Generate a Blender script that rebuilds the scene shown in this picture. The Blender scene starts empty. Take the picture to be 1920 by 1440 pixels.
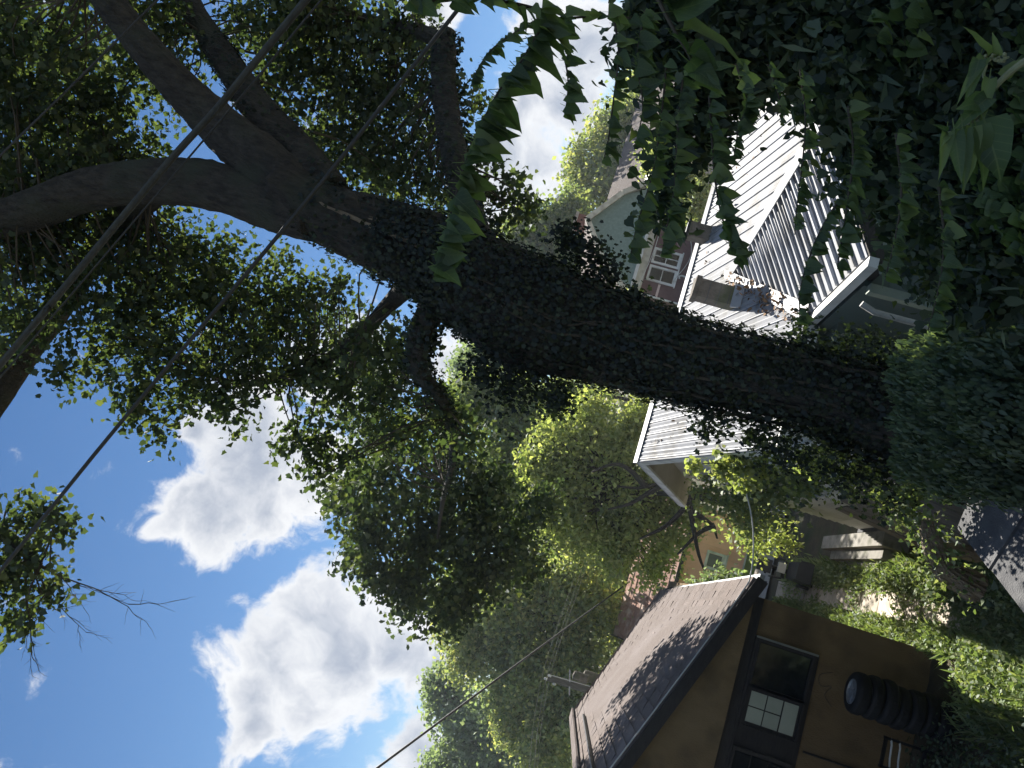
import bpy, math, random
import numpy as np
from mathutils import Vector, Matrix, Quaternion
random.seed(7)
rng = np.random.default_rng(11)
scene = bpy.context.scene
COL = scene.collection
R = math.radians

# ---------------------------------------------------------------- camera
F_PX = 1443.0
ROLL, PITCH, YAW = R(16.5), R(7.0), R(11.5)
EYE = np.array([0.0, 0.0, 6.625])
right0 = Vector((math.cos(YAW), -math.sin(YAW), 0))
fwd = Vector((math.sin(YAW)*math.cos(PITCH), math.cos(YAW)*math.cos(PITCH), math.sin(PITCH)))
up0 = Vector((-math.sin(YAW)*math.sin(PITCH), -math.cos(YAW)*math.sin(PITCH), math.cos(PITCH)))
r_ax = math.cos(ROLL)*right0 + math.sin(ROLL)*up0
u_ax = -math.sin(ROLL)*right0 + math.cos(ROLL)*up0
cx, cy, cz = -u_ax, r_ax, -fwd            # the phone was held sideways: world up points to picture left
cam_data = bpy.data.cameras.new('camera')
cam = bpy.data.objects.new('camera', cam_data)
COL.objects.link(cam)
cam.matrix_world = Matrix(((cx.x, cy.x, cz.x, EYE[0]), (cx.y, cy.y, cz.y, EYE[1]), (cx.z, cy.z, cz.z, EYE[2]), (0, 0, 0, 1)))
cam_data.sensor_fit = 'HORIZONTAL'
cam_data.sensor_width = 36.0
cam_data.lens = 36.0*F_PX/1920.0
cam_data.clip_start = 0.05
cam_data.clip_end = 2000.0
scene.camera = cam

def ray(x, y):
    d = np.array(r_ax)*((720.0-y)/F_PX) + np.array(u_ax)*((960.0-x)/F_PX) + np.array(fwd)
    return d
def atd(x, y, d): return EYE + ray(x, y)*d
def atY(x, y, Y):
    d = ray(x, y); return EYE + d*(Y/d[1])
def atX(x, y, X):
    d = ray(x, y); return EYE + d*(X/d[0])
def atz(x, y, z):
    d = ray(x, y); return EYE + d*((z-EYE[2])/d[2])

# ---------------------------------------------------------------- sky, sun, exposure
SUN_EL, SUN_AZ = R(43.0), R(16.0)          # azimuth to the right of +Y
sun_dir = Vector((math.cos(SUN_EL)*math.sin(SUN_AZ), math.cos(SUN_EL)*math.cos(SUN_AZ), math.sin(SUN_EL)))
SKY_STRENGTH = 0.05
world = bpy.data.worlds.new('World')
scene.world = world
world.use_nodes = True
wt = world.node_tree
wt.nodes.clear()
def wn(t, **kw):
    n = wt.nodes.new(t)
    for k, v in kw.items(): setattr(n, k, v)
    return n
w_out = wn('ShaderNodeOutputWorld')
w_bg = wn('ShaderNodeBackground')
w_bg.inputs['Strength'].default_value = SKY_STRENGTH
sky = wn('ShaderNodeTexSky', sky_type='NISHITA', sun_disc=False)
sky.sun_elevation = SUN_EL
sky.sun_rotation = SUN_AZ
sky.altitude = 200; sky.air_density = 1.0; sky.dust_density = 0.0; sky.ozone_density = 4.0
tc = wn('ShaderNodeTexCoord')
def wmath(op, a, b=None, clamp=False):
    n = wn('ShaderNodeMath', operation=op); n.use_clamp = clamp
    for i, v in enumerate((a, b)):
        if v is None: continue
        if isinstance(v, (int, float)): n.inputs[i].default_value = v
        else: wt.links.new(v, n.inputs[i])
    return n.outputs[0]
def wnoise(vec, scale, detail, rough=0.55):
    n = wn('ShaderNodeTexNoise'); n.inputs['Scale'].default_value = scale
    n.inputs['Detail'].default_value = detail; n.inputs['Roughness'].default_value = rough
    wt.links.new(vec, n.inputs['Vector']); return n
gen = tc.outputs['Generated']
nwarp = wnoise(gen, 4.0, 4.0)
sub = wn('ShaderNodeVectorMath', operation='SUBTRACT'); wt.links.new(nwarp.outputs['Color'], sub.inputs[0]); sub.inputs[1].default_value = (0.5, 0.5, 0.5)
scl = wn('ShaderNodeVectorMath', operation='SCALE'); wt.links.new(sub.outputs[0], scl.inputs[0]); scl.inputs['Scale'].default_value = 0.16
wadd = wn('ShaderNodeVectorMath', operation='ADD'); wt.links.new(gen, wadd.inputs[0]); wt.links.new(scl.outputs[0], wadd.inputs[1])
wvec = wadd.outputs[0]
cloud_px = [(470, 850, 140), (395, 960, 105), (540, 950, 78), (610, 870, 105), (500, 760, 85), (340, 990, 55), (370, 800, 45), (640, 700, 110),
            (600, 1135, 80), (520, 1220, 105), (630, 1210, 140), (750, 1200, 120), (460, 1330, 70), (560, 1310, 90), (480, 1270, 90), (820, 1230, 75),
            (960, 290, 90), (1020, 220, 90), (1095, 190, 100), (1000, 350, 100), (1110, 90, 90), (1060, 320, 90), (830, 20, 60), (1060, 10, 70),
            (760, 1430, 85), (850, 680, 90), (930, 430, 50)]
cloud_blobs = []
for x, y, r in cloud_px:
    d = ray(x, y); d = d/np.linalg.norm(d); cloud_blobs.append((d, r*0.95/F_PX))
crng = random.Random(5)
for az, el in ((75, 32), (110, 18), (150, 35), (185, 22), (215, 48), (250, 25), (285, 36), (320, 15), (340, 62), (95, 62)):
    for k in range(3):
        a = R(az+crng.uniform(-9, 9)); e = R(el+crng.uniform(-4, 4))
        cloud_blobs.append((np.array([math.cos(e)*math.sin(a), math.cos(e)*math.cos(a), math.sin(e)]), crng.uniform(0.08, 0.16)))
acc = None
for d, r in cloud_blobs:
    dist = wn('ShaderNodeVectorMath', operation='DISTANCE'); wt.links.new(wvec, dist.inputs[0]); dist.inputs[1].default_value = tuple(float(v) for v in d)
    mr = wn('ShaderNodeMapRange'); mr.inputs['From Min'].default_value = r*1.35; mr.inputs['From Max'].default_value = 0.0
    wt.links.new(dist.outputs['Value'], mr.inputs['Value'])
    acc = mr.outputs[0] if acc is None else wmath('MAXIMUM', acc, mr.outputs[0])
nfine = wnoise(wvec, 15.0, 12.0, 0.62)
nmid = wnoise(wvec, 7.0, 5.0)
dens = wmath('ADD', wmath('MULTIPLY', acc, 1.15), wmath('MULTIPLY', wmath('SUBTRACT', nfine.outputs[0], 0.50), 2.1))
al = wn('ShaderNodeMapRange', interpolation_type='SMOOTHSTEP'); al.inputs['From Min'].default_value = 0.20; al.inputs['From Max'].default_value = 0.62
wt.links.new(dens, al.inputs['Value'])
inner = wn('ShaderNodeMapRange', interpolation_type='SMOOTHSTEP'); inner.inputs['From Min'].default_value = 0.30; inner.inputs['From Max'].default_value = 1.50
wt.links.new(wmath('ADD', dens, wmath('MULTIPLY', wmath('SUBTRACT', nmid.outputs[0], 0.5), 1.6)), inner.inputs['Value'])
ccol = wn('ShaderNodeMix', data_type='RGBA')
ccol.inputs[6].default_value = (7.2, 7.3, 7.5, 1); ccol.inputs[7].default_value = (3.1, 3.55, 4.4, 1)
wt.links.new(inner.outputs[0], ccol.inputs[0])
shs = wn('ShaderNodeHueSaturation'); shs.inputs['Saturation'].default_value = 1.12; shs.inputs['Value'].default_value = 0.78; wt.links.new(sky.outputs[0], shs.inputs['Color'])
skymix = wn('ShaderNodeMix', data_type='RGBA')
wt.links.new(al.outputs[0], skymix.inputs[0]); wt.links.new(shs.outputs[0], skymix.inputs[6]); wt.links.new(ccol.outputs[2], skymix.inputs[7])
wt.links.new(skymix.outputs[2], w_bg.inputs['Color']); wt.links.new(w_bg.outputs[0], w_out.inputs['Surface'])
world.cycles.sampling_method = 'MANUAL'; world.cycles.sample_map_resolution = 256

sun_l = bpy.data.lights.new('sun', 'SUN')
sun_l.energy = 5.0; sun_l.angle = R(0.55); sun_l.color = (1.0, 0.95, 0.86)
sun_o = bpy.data.objects.new('sun', sun_l); COL.objects.link(sun_o)
sun_o.rotation_euler = sun_dir.to_track_quat('Z', 'Y').to_euler()
scene.view_settings.view_transform = 'Standard'
scene.view_settings.look = 'None'
scene.view_settings.exposure = 1.4
scene.view_settings.gamma = 1.0
scene.cycles.max_bounces = 6
scene.cycles.transparent_max_bounces = 6

# ---------------------------------------------------------------- materials
MATS = {}
def new_mat(name):
    m = bpy.data.materials.new(name); m.use_nodes = True
    nt = m.node_tree
    return m, nt, nt.nodes['Principled BSDF'], nt.nodes['Material Output']
def surf(name, c1, c2, scale=6.0, rough=0.8, bump=0.3, bscale=30.0, metal=0.0, stretch=(1, 1, 1), detail=6.0, island=False, spec=0.4, c3=None, c3scale=1.2, wave=None):
    """procedural surface: two-tone noise, optional stain tone, fine bump"""
    m, nt, p, out = new_mat(name)
    L = nt.links.new
    t = nt.nodes.new('ShaderNodeTexCoord'); mp = nt.nodes.new('ShaderNodeMapping'); mp.inputs['Scale'].default_value = stretch
    geo = nt.nodes.new('ShaderNodeNewGeometry')
    L(geo.outputs['Position'], mp.inputs['Vector'])
    n = nt.nodes.new('ShaderNodeTexNoise'); n.inputs['Scale'].default_value = scale; n.inputs['Detail'].default_value = detail; n.inputs['Roughness'].default_value = 0.6
    L(mp.outputs[0], n.inputs['Vector'])
    mr = nt.nodes.new('ShaderNodeMapRange'); mr.inputs['From Min'].default_value = 0.3; mr.inputs['From Max'].default_value = 0.7
    L(n.outputs[0], mr.inputs['Value'])
    mx = nt.nodes.new('ShaderNodeMix'); mx.data_type = 'RGBA'
    mx.inputs[6].default_value = (*c1, 1); mx.inputs[7].default_value = (*c2, 1); L(mr.outputs[0], mx.inputs[0])
    col = mx.outputs[2]
    if c3 is not None:
        n3 = nt.nodes.new('ShaderNodeTexNoise'); n3.inputs['Scale'].default_value = c3scale; n3.inputs['Detail'].default_value = 5
        L(geo.outputs['Position'], n3.inputs['Vector'])
        m3 = nt.nodes.new('ShaderNodeMapRange'); m3.inputs['From Min'].default_value = 0.48; m3.inputs['From Max'].default_value = 0.72; L(n3.outputs[0], m3.inputs['Value'])
        x3 = nt.nodes.new('ShaderNodeMix'); x3.data_type = 'RGBA'; L(m3.outputs[0], x3.inputs[0]); L(col, x3.inputs[6]); x3.inputs[7].default_value = (*c3, 1)
        col = x3.outputs[2]
    # slow variation from piece to piece
    oi = nt.nodes.new('ShaderNodeObjectInfo')
    hv = nt.nodes.new('ShaderNodeHueSaturation'); mv = nt.nodes.new('ShaderNodeMapRange'); mv.inputs['To Min'].default_value = 0.86; mv.inputs['To Max'].default_value = 1.14
    L(geo.outputs['Random Per Island'] if island else oi.outputs['Random'], mv.inputs['Value']); L(mv.outputs[0], hv.inputs['Value']); L(col, hv.inputs['Color'])
    L(hv.outputs[0], p.inputs['Base Color'])
    p.inputs['Roughness'].default_value = rough; p.inputs['Metallic'].default_value = metal
    p.inputs['Specular IOR Level'].default_value = spec
    if bump:
        b = nt.nodes.new('ShaderNodeBump'); b.inputs['Strength'].default_value = bump; b.inputs['Distance'].default_value = 0.05 if 'bark' in name else 0.02
        n2 = nt.nodes.new('ShaderNodeTexNoise'); n2.inputs['Scale'].default_value = bscale; n2.inputs['Detail'].default_value = 6
        L(mp.outputs[0], n2.inputs['Vector']); L(n2.outputs[0], b.inputs['Height']); L(b.outputs[0], p.inputs['Normal'])
    MATS[name] = m
    return m
def leafm(name, cols, transl=0.5, rough=0.55, obj=False, tcol=(1.25, 1.35, 0.6), gloss=0.03):
    """leaf: diffuse and translucent halves with a waxy sheen; hue differs from leaf to leaf"""
    m, nt, p, out = new_mat(name)
    nt.nodes.remove(p)
    L = nt.links.new
    geo = nt.nodes.new('ShaderNodeNewGeometry'); oi = nt.nodes.new('ShaderNodeObjectInfo')
    rnd = oi.outputs['Random'] if obj else geo.outputs['Random Per Island']
    cr = nt.nodes.new('ShaderNodeValToRGB'); el = cr.color_ramp.elements
    while len(el) < len(cols): el.new(0.5)
    for i, c in enumerate(cols):
        el[i].position = i/(len(cols)-1); el[i].color = (*c, 1)
    L(rnd, cr.inputs[0])
    nz = nt.nodes.new('ShaderNodeTexNoise'); nz.inputs['Scale'].default_value = 9.0 if obj else 1.2; nz.inputs['Detail'].default_value = 3
    L(geo.outputs['Position'], nz.inputs['Vector'])
    mr = nt.nodes.new('ShaderNodeMapRange'); mr.inputs['From Min'].default_value = 0.3; mr.inputs['From Max'].default_value = 0.7; mr.inputs['To Min'].default_value = 0.75; mr.inputs['To Max'].default_value = 1.25
    L(nz.outputs[0], mr.inputs['Value'])
    hs = nt.nodes.new('ShaderNodeHueSaturation'); hs.inputs['Saturation'].default_value = 0.86; L(mr.outputs[0], hs.inputs['Value']); L(cr.outputs[0], hs.inputs['Color'])
    leafcol = hs.outputs[0]
    if obj:
        to = nt.nodes.new('ShaderNodeTexCoord'); sx = nt.nodes.new('ShaderNodeSeparateXYZ'); L(to.outputs['Object'], sx.inputs[0])
        def mth(op, a, b=None):
            q = nt.nodes.new('ShaderNodeMath'); q.operation = op
            for i, v in enumerate((a, b)):
                if v is None: continue
                if isinstance(v, (int, float)): q.inputs[i].default_value = v
                else: L(v, q.inputs[i])
            return q.outputs[0]
        ay = mth('ABSOLUTE', sx.outputs[1])
        rib_ = mth('LESS_THAN', ay, 0.014)
        side = mth('GREATER_THAN', mth('SINE', mth('MULTIPLY', mth('SUBTRACT', sx.outputs[0], mth('MULTIPLY', ay, 0.75)), 42.0)), 0.93)
        vm = mth('MULTIPLY', mth('MAXIMUM', rib_, mth('MULTIPLY', side, 0.6)), 0.5)
        vx = nt.nodes.new('ShaderNodeMix'); vx.data_type = 'RGBA'; L(vm, vx.inputs[0]); L(leafcol, vx.inputs[6]); vx.inputs[7].default_value = (0.16, 0.20, 0.09, 1)
        leafcol = vx.outputs[2]
    d = nt.nodes.new('ShaderNodeBsdfDiffuse'); L(leafcol, d.inputs['Color'])
    tr = nt.nodes.new('ShaderNodeBsdfTranslucent')
    mt = nt.nodes.new('ShaderNodeMix'); mt.data_type = 'RGBA'; mt.blend_type = 'MULTIPLY'; mt.inputs[0].default_value = 1.0
    L(leafcol, mt.inputs[6]); mt.inputs[7].default_value = (*tcol, 1); L(mt.outputs[2], tr.inputs['Color'])
    m1 = nt.nodes.new('ShaderNodeMixShader'); m1.inputs[0].default_value = transl; L(d.outputs[0], m1.inputs[1]); L(tr.outputs[0], m1.inputs[2])
    g = nt.nodes.new('ShaderNodeBsdfGlossy'); g.inputs['Roughness'].default_value = rough; g.inputs['Color'].default_value = (0.9, 0.95, 1, 1)
    m2 = nt.nodes.new('ShaderNodeMixShader'); m2.inputs[0].default_value = gloss; L(m1.outputs[0], m2.inputs[1]); L(g.outputs[0], m2.inputs[2])
    L(m2.outputs[0], out.inputs['Surface'])
    MATS[name] = m
    return m
surf('soil', (0.05, 0.04, 0.025), (0.09, 0.075, 0.045), 3, 0.95, 0.6, 40, c3=(0.04, 0.06, 0.02), c3scale=0.8)
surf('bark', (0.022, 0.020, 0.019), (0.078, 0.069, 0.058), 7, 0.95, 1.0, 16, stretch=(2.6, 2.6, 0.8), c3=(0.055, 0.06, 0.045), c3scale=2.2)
surf('twig', (0.05, 0.04, 0.03), (0.09, 0.075, 0.055), 8, 0.9, 0.3, 40)
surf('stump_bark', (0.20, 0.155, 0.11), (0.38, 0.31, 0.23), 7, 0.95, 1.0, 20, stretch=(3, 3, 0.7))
surf('roof_metal', (0.31, 0.32, 0.35), (0.40, 0.41, 0.44), 1.6, 0.55, 0.05, 8, metal=0.0, spec=0.22, c3=(0.20, 0.19, 0.175), c3scale=2.2, stretch=(3, 0.6, 1))
surf('white_trim', (0.60, 0.60, 0.58), (0.72, 0.72, 0.70), 5, 0.6, 0.1, 30, c3=(0.42, 0.40, 0.36), c3scale=3)
surf('cream_trim', (0.52, 0.47, 0.37), (0.64, 0.60, 0.50), 4, 0.7, 0.15, 30, c3=(0.36, 0.31, 0.24), c3scale=3)
surf('soffit', (0.44, 0.40, 0.33), (0.54, 0.50, 0.42), 2, 0.8, 0.05, 20, c3=(0.33, 0.29, 0.23), c3scale=1.5)
surf('siding_white', (0.46, 0.46, 0.45), (0.58, 0.58, 0.57), 2, 0.7, 0.1, 40, c3=(0.34, 0.33, 0.31))
surf('siding_green', (0.10, 0.13, 0.12), (0.15, 0.19, 0.17), 2, 0.8, 0.15, 60)
surf('fascia_green', (0.22, 0.27, 0.22), (0.31, 0.36, 0.30), 3, 0.7, 0.1, 30)
surf('stucco', (0.175, 0.115, 0.055), (0.24, 0.165, 0.082), 2.2, 0.95, 0.6, 70, c3=(0.11, 0.078, 0.04), c3scale=1.6, stretch=(1, 1, .45))
surf('timber', (0.028, 0.025, 0.024), (0.055, 0.048, 0.042), 6, 0.8, 0.4, 40, stretch=(1, 1, 6))
surf('shingle', (0.12, 0.094, 0.084), (0.17, 0.138, 0.126), 14, 0.95, 0.5, 120, c3=(0.185, 0.155, 0.148), c3scale=0.9)
surf('red_shingle', (0.30, 0.15, 0.11), (0.46, 0.29, 0.23), 5, 0.95, 0.4, 60, c3=(0.55, 0.42, 0.35), c3scale=2)
surf('peach', (0.70, 0.37, 0.27), (0.80, 0.46, 0.36), 2, 0.85, 0.1, 40)
surf('teal_shingle', (0.15, 0.21, 0.19), (0.21, 0.28, 0.25), 9, 0.9, 0.4, 40)
surf('plum_siding', (0.115, 0.06, 0.06), (0.165, 0.095, 0.09), 3, 0.85, 0.2, 40)
surf('pink_siding', (0.55, 0.42, 0.38), (0.64, 0.51, 0.46), 2, 0.85, 0.1, 40)
surf('brick', (0.17, 0.07, 0.05), (0.27, 0.13, 0.09), 8, 0.9, 0.5, 50)
surf('chimney_block', (0.10, 0.085, 0.07), (0.19, 0.165, 0.14), 7, 0.95, 0.7, 40, c3=(0.07, 0.085, 0.04), c3scale=2.5)
surf('concrete', (0.07, 0.07, 0.075), (0.12, 0.12, 0.125), 5, 0.95, 0.8, 60, c3=(0.15, 0.15, 0.15), c3scale=3.5)
surf('pale_concrete', (0.42, 0.36, 0.30), (0.56, 0.49, 0.42), 5, 0.95, 0.3, 60, c3=(0.33, 0.28, 0.22), c3scale=4)
surf('shaded_step_concrete', (0.20, 0.19, 0.17), (0.30, 0.28, 0.25), 5, 0.95, 0.4, 60, c3=(0.12, 0.12, 0.09), c3scale=4)  # pale concrete made darker: shade on the steps is put into the colour
surf('road', (0.32, 0.30, 0.28), (0.42, 0.40, 0.37), 3, 0.95, 0.2, 80)
surf('plank', (0.12, 0.10, 0.085), (0.22, 0.19, 0.16), 3, 0.9, 0.4, 30, stretch=(6, 6, 0.6))
surf('pale_plank', (0.34, 0.31, 0.27), (0.48, 0.45, 0.40), 3, 0.9, 0.4, 30, stretch=(6, 6, 0.6))
surf('black_plastic', (0.012, 0.014, 0.02), (0.022, 0.025, 0.032), 4, 0.38, 0.1, 40)
surf('black_metal', (0.015, 0.015, 0.017), (0.03, 0.03, 0.032), 4, 0.45, 0.1, 40, metal=0.3)
surf('grey_metal', (0.30, 0.31, 0.32), (0.42, 0.43, 0.44), 4, 0.4, 0.1, 30, metal=0.6)
surf('grey_plastic', (0.32, 0.33, 0.33), (0.42, 0.43, 0.42), 4, 0.55, 0.05, 30)
surf('cable', (0.030, 0.031, 0.032), (0.055, 0.055, 0.055), 20, 0.6, 0.2, 60)
surf('cable_wrap', (0.04, 0.042, 0.04), (0.075, 0.078, 0.07), 20, 0.7, 0.2, 60)
surf('pale_wire', (0.50, 0.50, 0.48), (0.62, 0.62, 0.60), 10, 0.6, 0, 1)
surf('pole_wood', (0.07, 0.068, 0.06), (0.12, 0.113, 0.10), 5, 0.9, 0.5, 30, stretch=(4, 4, 0.5))
surf('rubber', (0.012, 0.012, 0.013), (0.02, 0.02, 0.02), 8, 0.7, 0.2, 60)
surf('dead_leaf', (0.16, 0.09, 0.045), (0.28, 0.17, 0.09), 20, 0.9, 0.2, 60, island=True)
surf('seed', (0.24, 0.25, 0.13), (0.34, 0.35, 0.2), 30, 0.8, 0.3, 80)
surf('lawn', (0.10, 0.17, 0.03), (0.17, 0.25, 0.05), 3, 0.95, 0.6, 60, c3=(0.23, 0.27, 0.08), c3scale=1.0)
surf('grey_glass', (0.10, 0.10, 0.11), (0.14, 0.14, 0.15), 3, 0.3, 0, 1)  # grey tone for the cottage window pane
gl, gnt, gp, _ = new_mat('glass'); gp.inputs['Base Color'].default_value = (0.012, 0.014, 0.016, 1); gp.inputs['Roughness'].default_value = 0.06; gp.inputs['Specular IOR Level'].default_value = 0.7
gnz = gnt.nodes.new('ShaderNodeTexNoise'); gnz.inputs['Scale'].default_value = 3; gb = gnt.nodes.new('ShaderNodeBump'); gb.inputs['Strength'].default_value = 0.04
gnt.links.new(gnz.outputs[0], gb.inputs['Height']); gnt.links.new(gb.outputs[0], gp.inputs['Normal']); MATS['glass'] = gl
surf('blind_pane', (0.36, 0.38, 0.29), (0.46, 0.48, 0.38), 1.5, 0.25, 0.0, 1)
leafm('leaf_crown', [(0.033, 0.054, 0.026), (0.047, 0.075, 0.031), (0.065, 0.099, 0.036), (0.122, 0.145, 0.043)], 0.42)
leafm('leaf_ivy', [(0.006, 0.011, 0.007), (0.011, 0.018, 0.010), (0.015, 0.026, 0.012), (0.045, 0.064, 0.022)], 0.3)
leafm('leaf_mound', [(0.063, 0.103, 0.063), (0.086, 0.132, 0.075), (0.109, 0.161, 0.086), (0.149, 0.190, 0.092)], 0.35)
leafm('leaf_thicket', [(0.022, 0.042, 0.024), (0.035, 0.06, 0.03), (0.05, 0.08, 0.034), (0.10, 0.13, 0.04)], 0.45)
leafm('leaf_vine', [(0.046, 0.091, 0.029), (0.072, 0.130, 0.039), (0.104, 0.169, 0.046), (0.169, 0.234, 0.058)], 0.5, obj=True)
leafm('leaf_weed', [(0.116, 0.177, 0.061), (0.162, 0.228, 0.077), (0.219, 0.278, 0.099), (0.312, 0.329, 0.154)], 0.42)
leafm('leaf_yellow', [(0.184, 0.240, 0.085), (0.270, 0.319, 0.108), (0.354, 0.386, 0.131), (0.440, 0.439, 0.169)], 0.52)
leafm('leaf_mid', [(0.183, 0.230, 0.113), (0.255, 0.310, 0.130), (0.328, 0.363, 0.147), (0.547, 0.488, 0.208)], 0.5)
leafm('leaf_dark', [(0.121, 0.171, 0.095), (0.168, 0.224, 0.103), (0.234, 0.287, 0.110), (0.319, 0.332, 0.137)], 0.5)
leafm('leaf_blue', [(0.158, 0.217, 0.144), (0.215, 0.282, 0.174), (0.274, 0.330, 0.196)], 0.48)

# ---------------------------------------------------------------- mesh helpers
class MB:
    def __init__(s): s.v = []; s.f = []; s.sm = False
    def add(s, vs, fs):
        o = len(s.v); s.v.extend([tuple(float(c) for c in p) for p in vs]); s.f.extend([tuple(i+o for i in f) for f in fs]); return s
    def box(s, a, b):
        (x0, y0, z0), (x1, y1, z1) = a, b
        return s.add([(x0, y0, z0), (x1, y0, z0), (x1, y1, z0), (x0, y1, z0), (x0, y0, z1), (x1, y0, z1), (x1, y1, z1), (x0, y1, z1)],
                     [(0, 3, 2, 1), (4, 5, 6, 7), (0, 1, 5, 4), (1, 2, 6, 5), (2, 3, 7, 6), (3, 0, 4, 7)])
    def slab(s, pts, n, t):
        """polygon extruded by t along n"""
        n = np.array(n, float); n = n/np.linalg.norm(n); k = len(pts)
        top = [np.array(p, float) for p in pts]; bot = [p-n*t for p in top]
        return s.add(top+bot, [tuple(range(k)), tuple(range(2*k-1, k-1, -1))]+[(i, k+i, k+(i+1) % k, (i+1) % k) for i in range(k)])
    def bar(s, a, b, w, h, up=(0, 0, 1)):
        """beam from a to b; w sideways, h along up"""
        a = np.array(a, float); b = np.array(b, float); d = b-a; d /= np.linalg.norm(d)
        sd = np.cross(d, up); sd /= np.linalg.norm(sd); u = np.cross(sd, d)
        vs = []
        for p in (a, b):
            for i, j in ((-1, -1), (1, -1), (1, 1), (-1, 1)): vs.append(p+sd*i*w/2+u*j*h/2)
        return s.add(vs, [(0, 1, 2, 3), (7, 6, 5, 4), (0, 4, 5, 1), (1, 5, 6, 2), (2, 6, 7, 3), (3, 7, 4, 0)])
    def tube(s, pts, rad, sides=10, rough=0.0, cap=True, seed=0):
        pts = [np.array(p, float) for p in pts]; n = len(pts)
        if isinstance(rad, (int, float)): rad = [rad]*n
        rr = np.random.default_rng(seed)
        prev = np.array((1.0, 0.03, 0.07)); vs = []
        ph = rr.uniform(0, 6.28, 4)
        for i, p in enumerate(pts):
            t = pts[min(i+1, n-1)]-pts[max(i-1, 0)]; t = t/(np.linalg.norm(t)+1e-9)
            a = prev-t*np.dot(prev, t)
            if np.linalg.norm(a) < 1e-3: a = np.cross(t, (0, 1, 0.2))
            a /= np.linalg.norm(a); b = np.cross(t, a); prev = a
            for k in range(sides):
                th = 2*math.pi*k/sides
                r = rad[i]*(1+rough*(0.5*math.sin(3*th+ph[0]+i*0.35)+0.35*math.sin(5*th+ph[1]-i*0.22)+0.25*math.sin(8*th+ph[2])+0.5*(rr.random()-0.5)))
                vs.append(p+(a*math.cos(th)+b*math.sin(th))*r)
        fs = []
        for i in range(n-1):
            for k in range(sides):
                fs.append((i*sides+k, i*sides+(k+1) % sides, (i+1)*sides+(k+1) % sides, (i+1)*sides+k))
        if cap: fs.append(tuple(range(sides-1, -1, -1))); fs.append(tuple((n-1)*sides+k for k in range(sides)))
        return s.add(vs, fs)
    def lathe(s, c, prof, sides=24, axis='z'):
        vs = []; c = np.array(c, float)
        for r, h in prof:
            for k in range(sides):
                th = 2*math.pi*k/sides; q = (r*math.cos(th), r*math.sin(th), h)
                if axis == 'x': q = (h, q[0], q[1])
                elif axis == 'y': q = (q[0], h, q[1])
                vs.append(c+q)
        fs = []
        for i in range(len(prof)-1):
            for k in range(sides): fs.append((i*sides+k, i*sides+(k+1) % sides, (i+1)*sides+(k+1) % sides, (i+1)*sides+k))
        fs.append(tuple(range(sides-1, -1, -1))); fs.append(tuple((len(prof)-1)*sides+k for k in range(sides)))
        return s.add(vs, fs)
def limb_tube(path, sides=44, seed=0, amp=.085):
    """bark-furrowed tube: ridges that wander along the limb, a few knots"""
    rr = np.random.default_rng(seed); n = len(path); mb = MB(); prev = np.array((1.0, .03, .07)); vs = []
    kn = [(rr.integers(2, n-2), rr.uniform(0, 6.28), rr.uniform(.08, .2)) for _ in range(4)]
    ph = rr.uniform(0, 6.28, 6); w1, w2 = rr.normal(size=n).cumsum()*.22, rr.normal(size=n).cumsum()*.3
    for i in range(n):
        p = path[i, :3]; t = path[min(i+1, n-1), :3]-path[max(i-1, 0), :3]; t = t/(np.linalg.norm(t)+1e-9)
        a = prev-t*np.dot(prev, t); a /= np.linalg.norm(a); b = np.cross(t, a); prev = a
        for k in range(sides):
            th = 2*math.pi*k/sides
            f = .10*math.sin(2*th+ph[0]+i*.05)+.06*math.sin(3*th+ph[1]-i*.08)-amp*abs(math.sin(6.5*th+w1[i]+ph[2]))-amp*.8*abs(math.sin(10*th-w2[i]+ph[3]))+rr.normal()*.012
            for ki, kt, kr in kn:
                d = (th-kt+math.pi) % (2*math.pi)-math.pi; f += kr*math.exp(-(d*d)/.12-((i-ki)**2)/3.0)
            vs.append(p+(a*math.cos(th)+b*math.sin(th))*path[i, 3]*(1+f))
    fs = [(i*sides+k, i*sides+(k+1) % sides, (i+1)*sides+(k+1) % sides, (i+1)*sides+k) for i in range(n-1) for k in range(sides)]
    fs += [tuple(range(sides-1, -1, -1)), tuple((n-1)*sides+k for k in range(sides))]
    return mb.add(vs, fs)
def smooth_path(ctrl, n):
    """Catmull-Rom through rows of ctrl (any width)"""
    c = np.array(ctrl, float); c = np.vstack([2*c[0]-c[1], c, 2*c[-1]-c[-2]]); out = []
    seg = len(c)-3
    for i in range(n):
        t = i/(n-1)*seg; k = min(int(t), seg-1); t -= k
        p0, p1, p2, p3 = c[k:k+4]
        out.append(0.5*((2*p1)+(-p0+p2)*t+(2*p0-5*p1+4*p2-p3)*t*t+(-p0+3*p1-3*p2+p3)*t**3))
    return np.array(out)
def base_of(o):
    while o.parent: o = o.parent
    return o
def wloc(o):
    v = Vector((0, 0, 0))
    while o: v = v+o.location; o = o.parent
    return v
def obj(name, mb, mat, parent=None, smooth=False):
    """one mesh object; verts given in world coordinates"""
    me = bpy.data.meshes.new(name)
    v = np.array(mb.v, float)
    org = wloc(parent) if parent else Vector((float(v[:, 0].mean()), float(v[:, 1].mean()), float(v[:, 2].min())))
    v = v-np.array(org)
    me.from_pydata(v.tolist(), [], mb.f); me.update()
    if mat: me.materials.append(MATS[mat])
    if smooth: me.polygons.foreach_set('use_smooth', [True]*len(me.polygons))
    o = bpy.data.objects.new(name, me); COL.objects.link(o)
    if parent: o.parent = parent
    else: o.location = org
    return o
def tag(o, label=None, cat=None, group=None, kind=None):
    if label: o['label'] = label
    if cat: o['category'] = cat
    if group: o['group'] = group
    if kind: o['kind'] = kind
    return o
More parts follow.
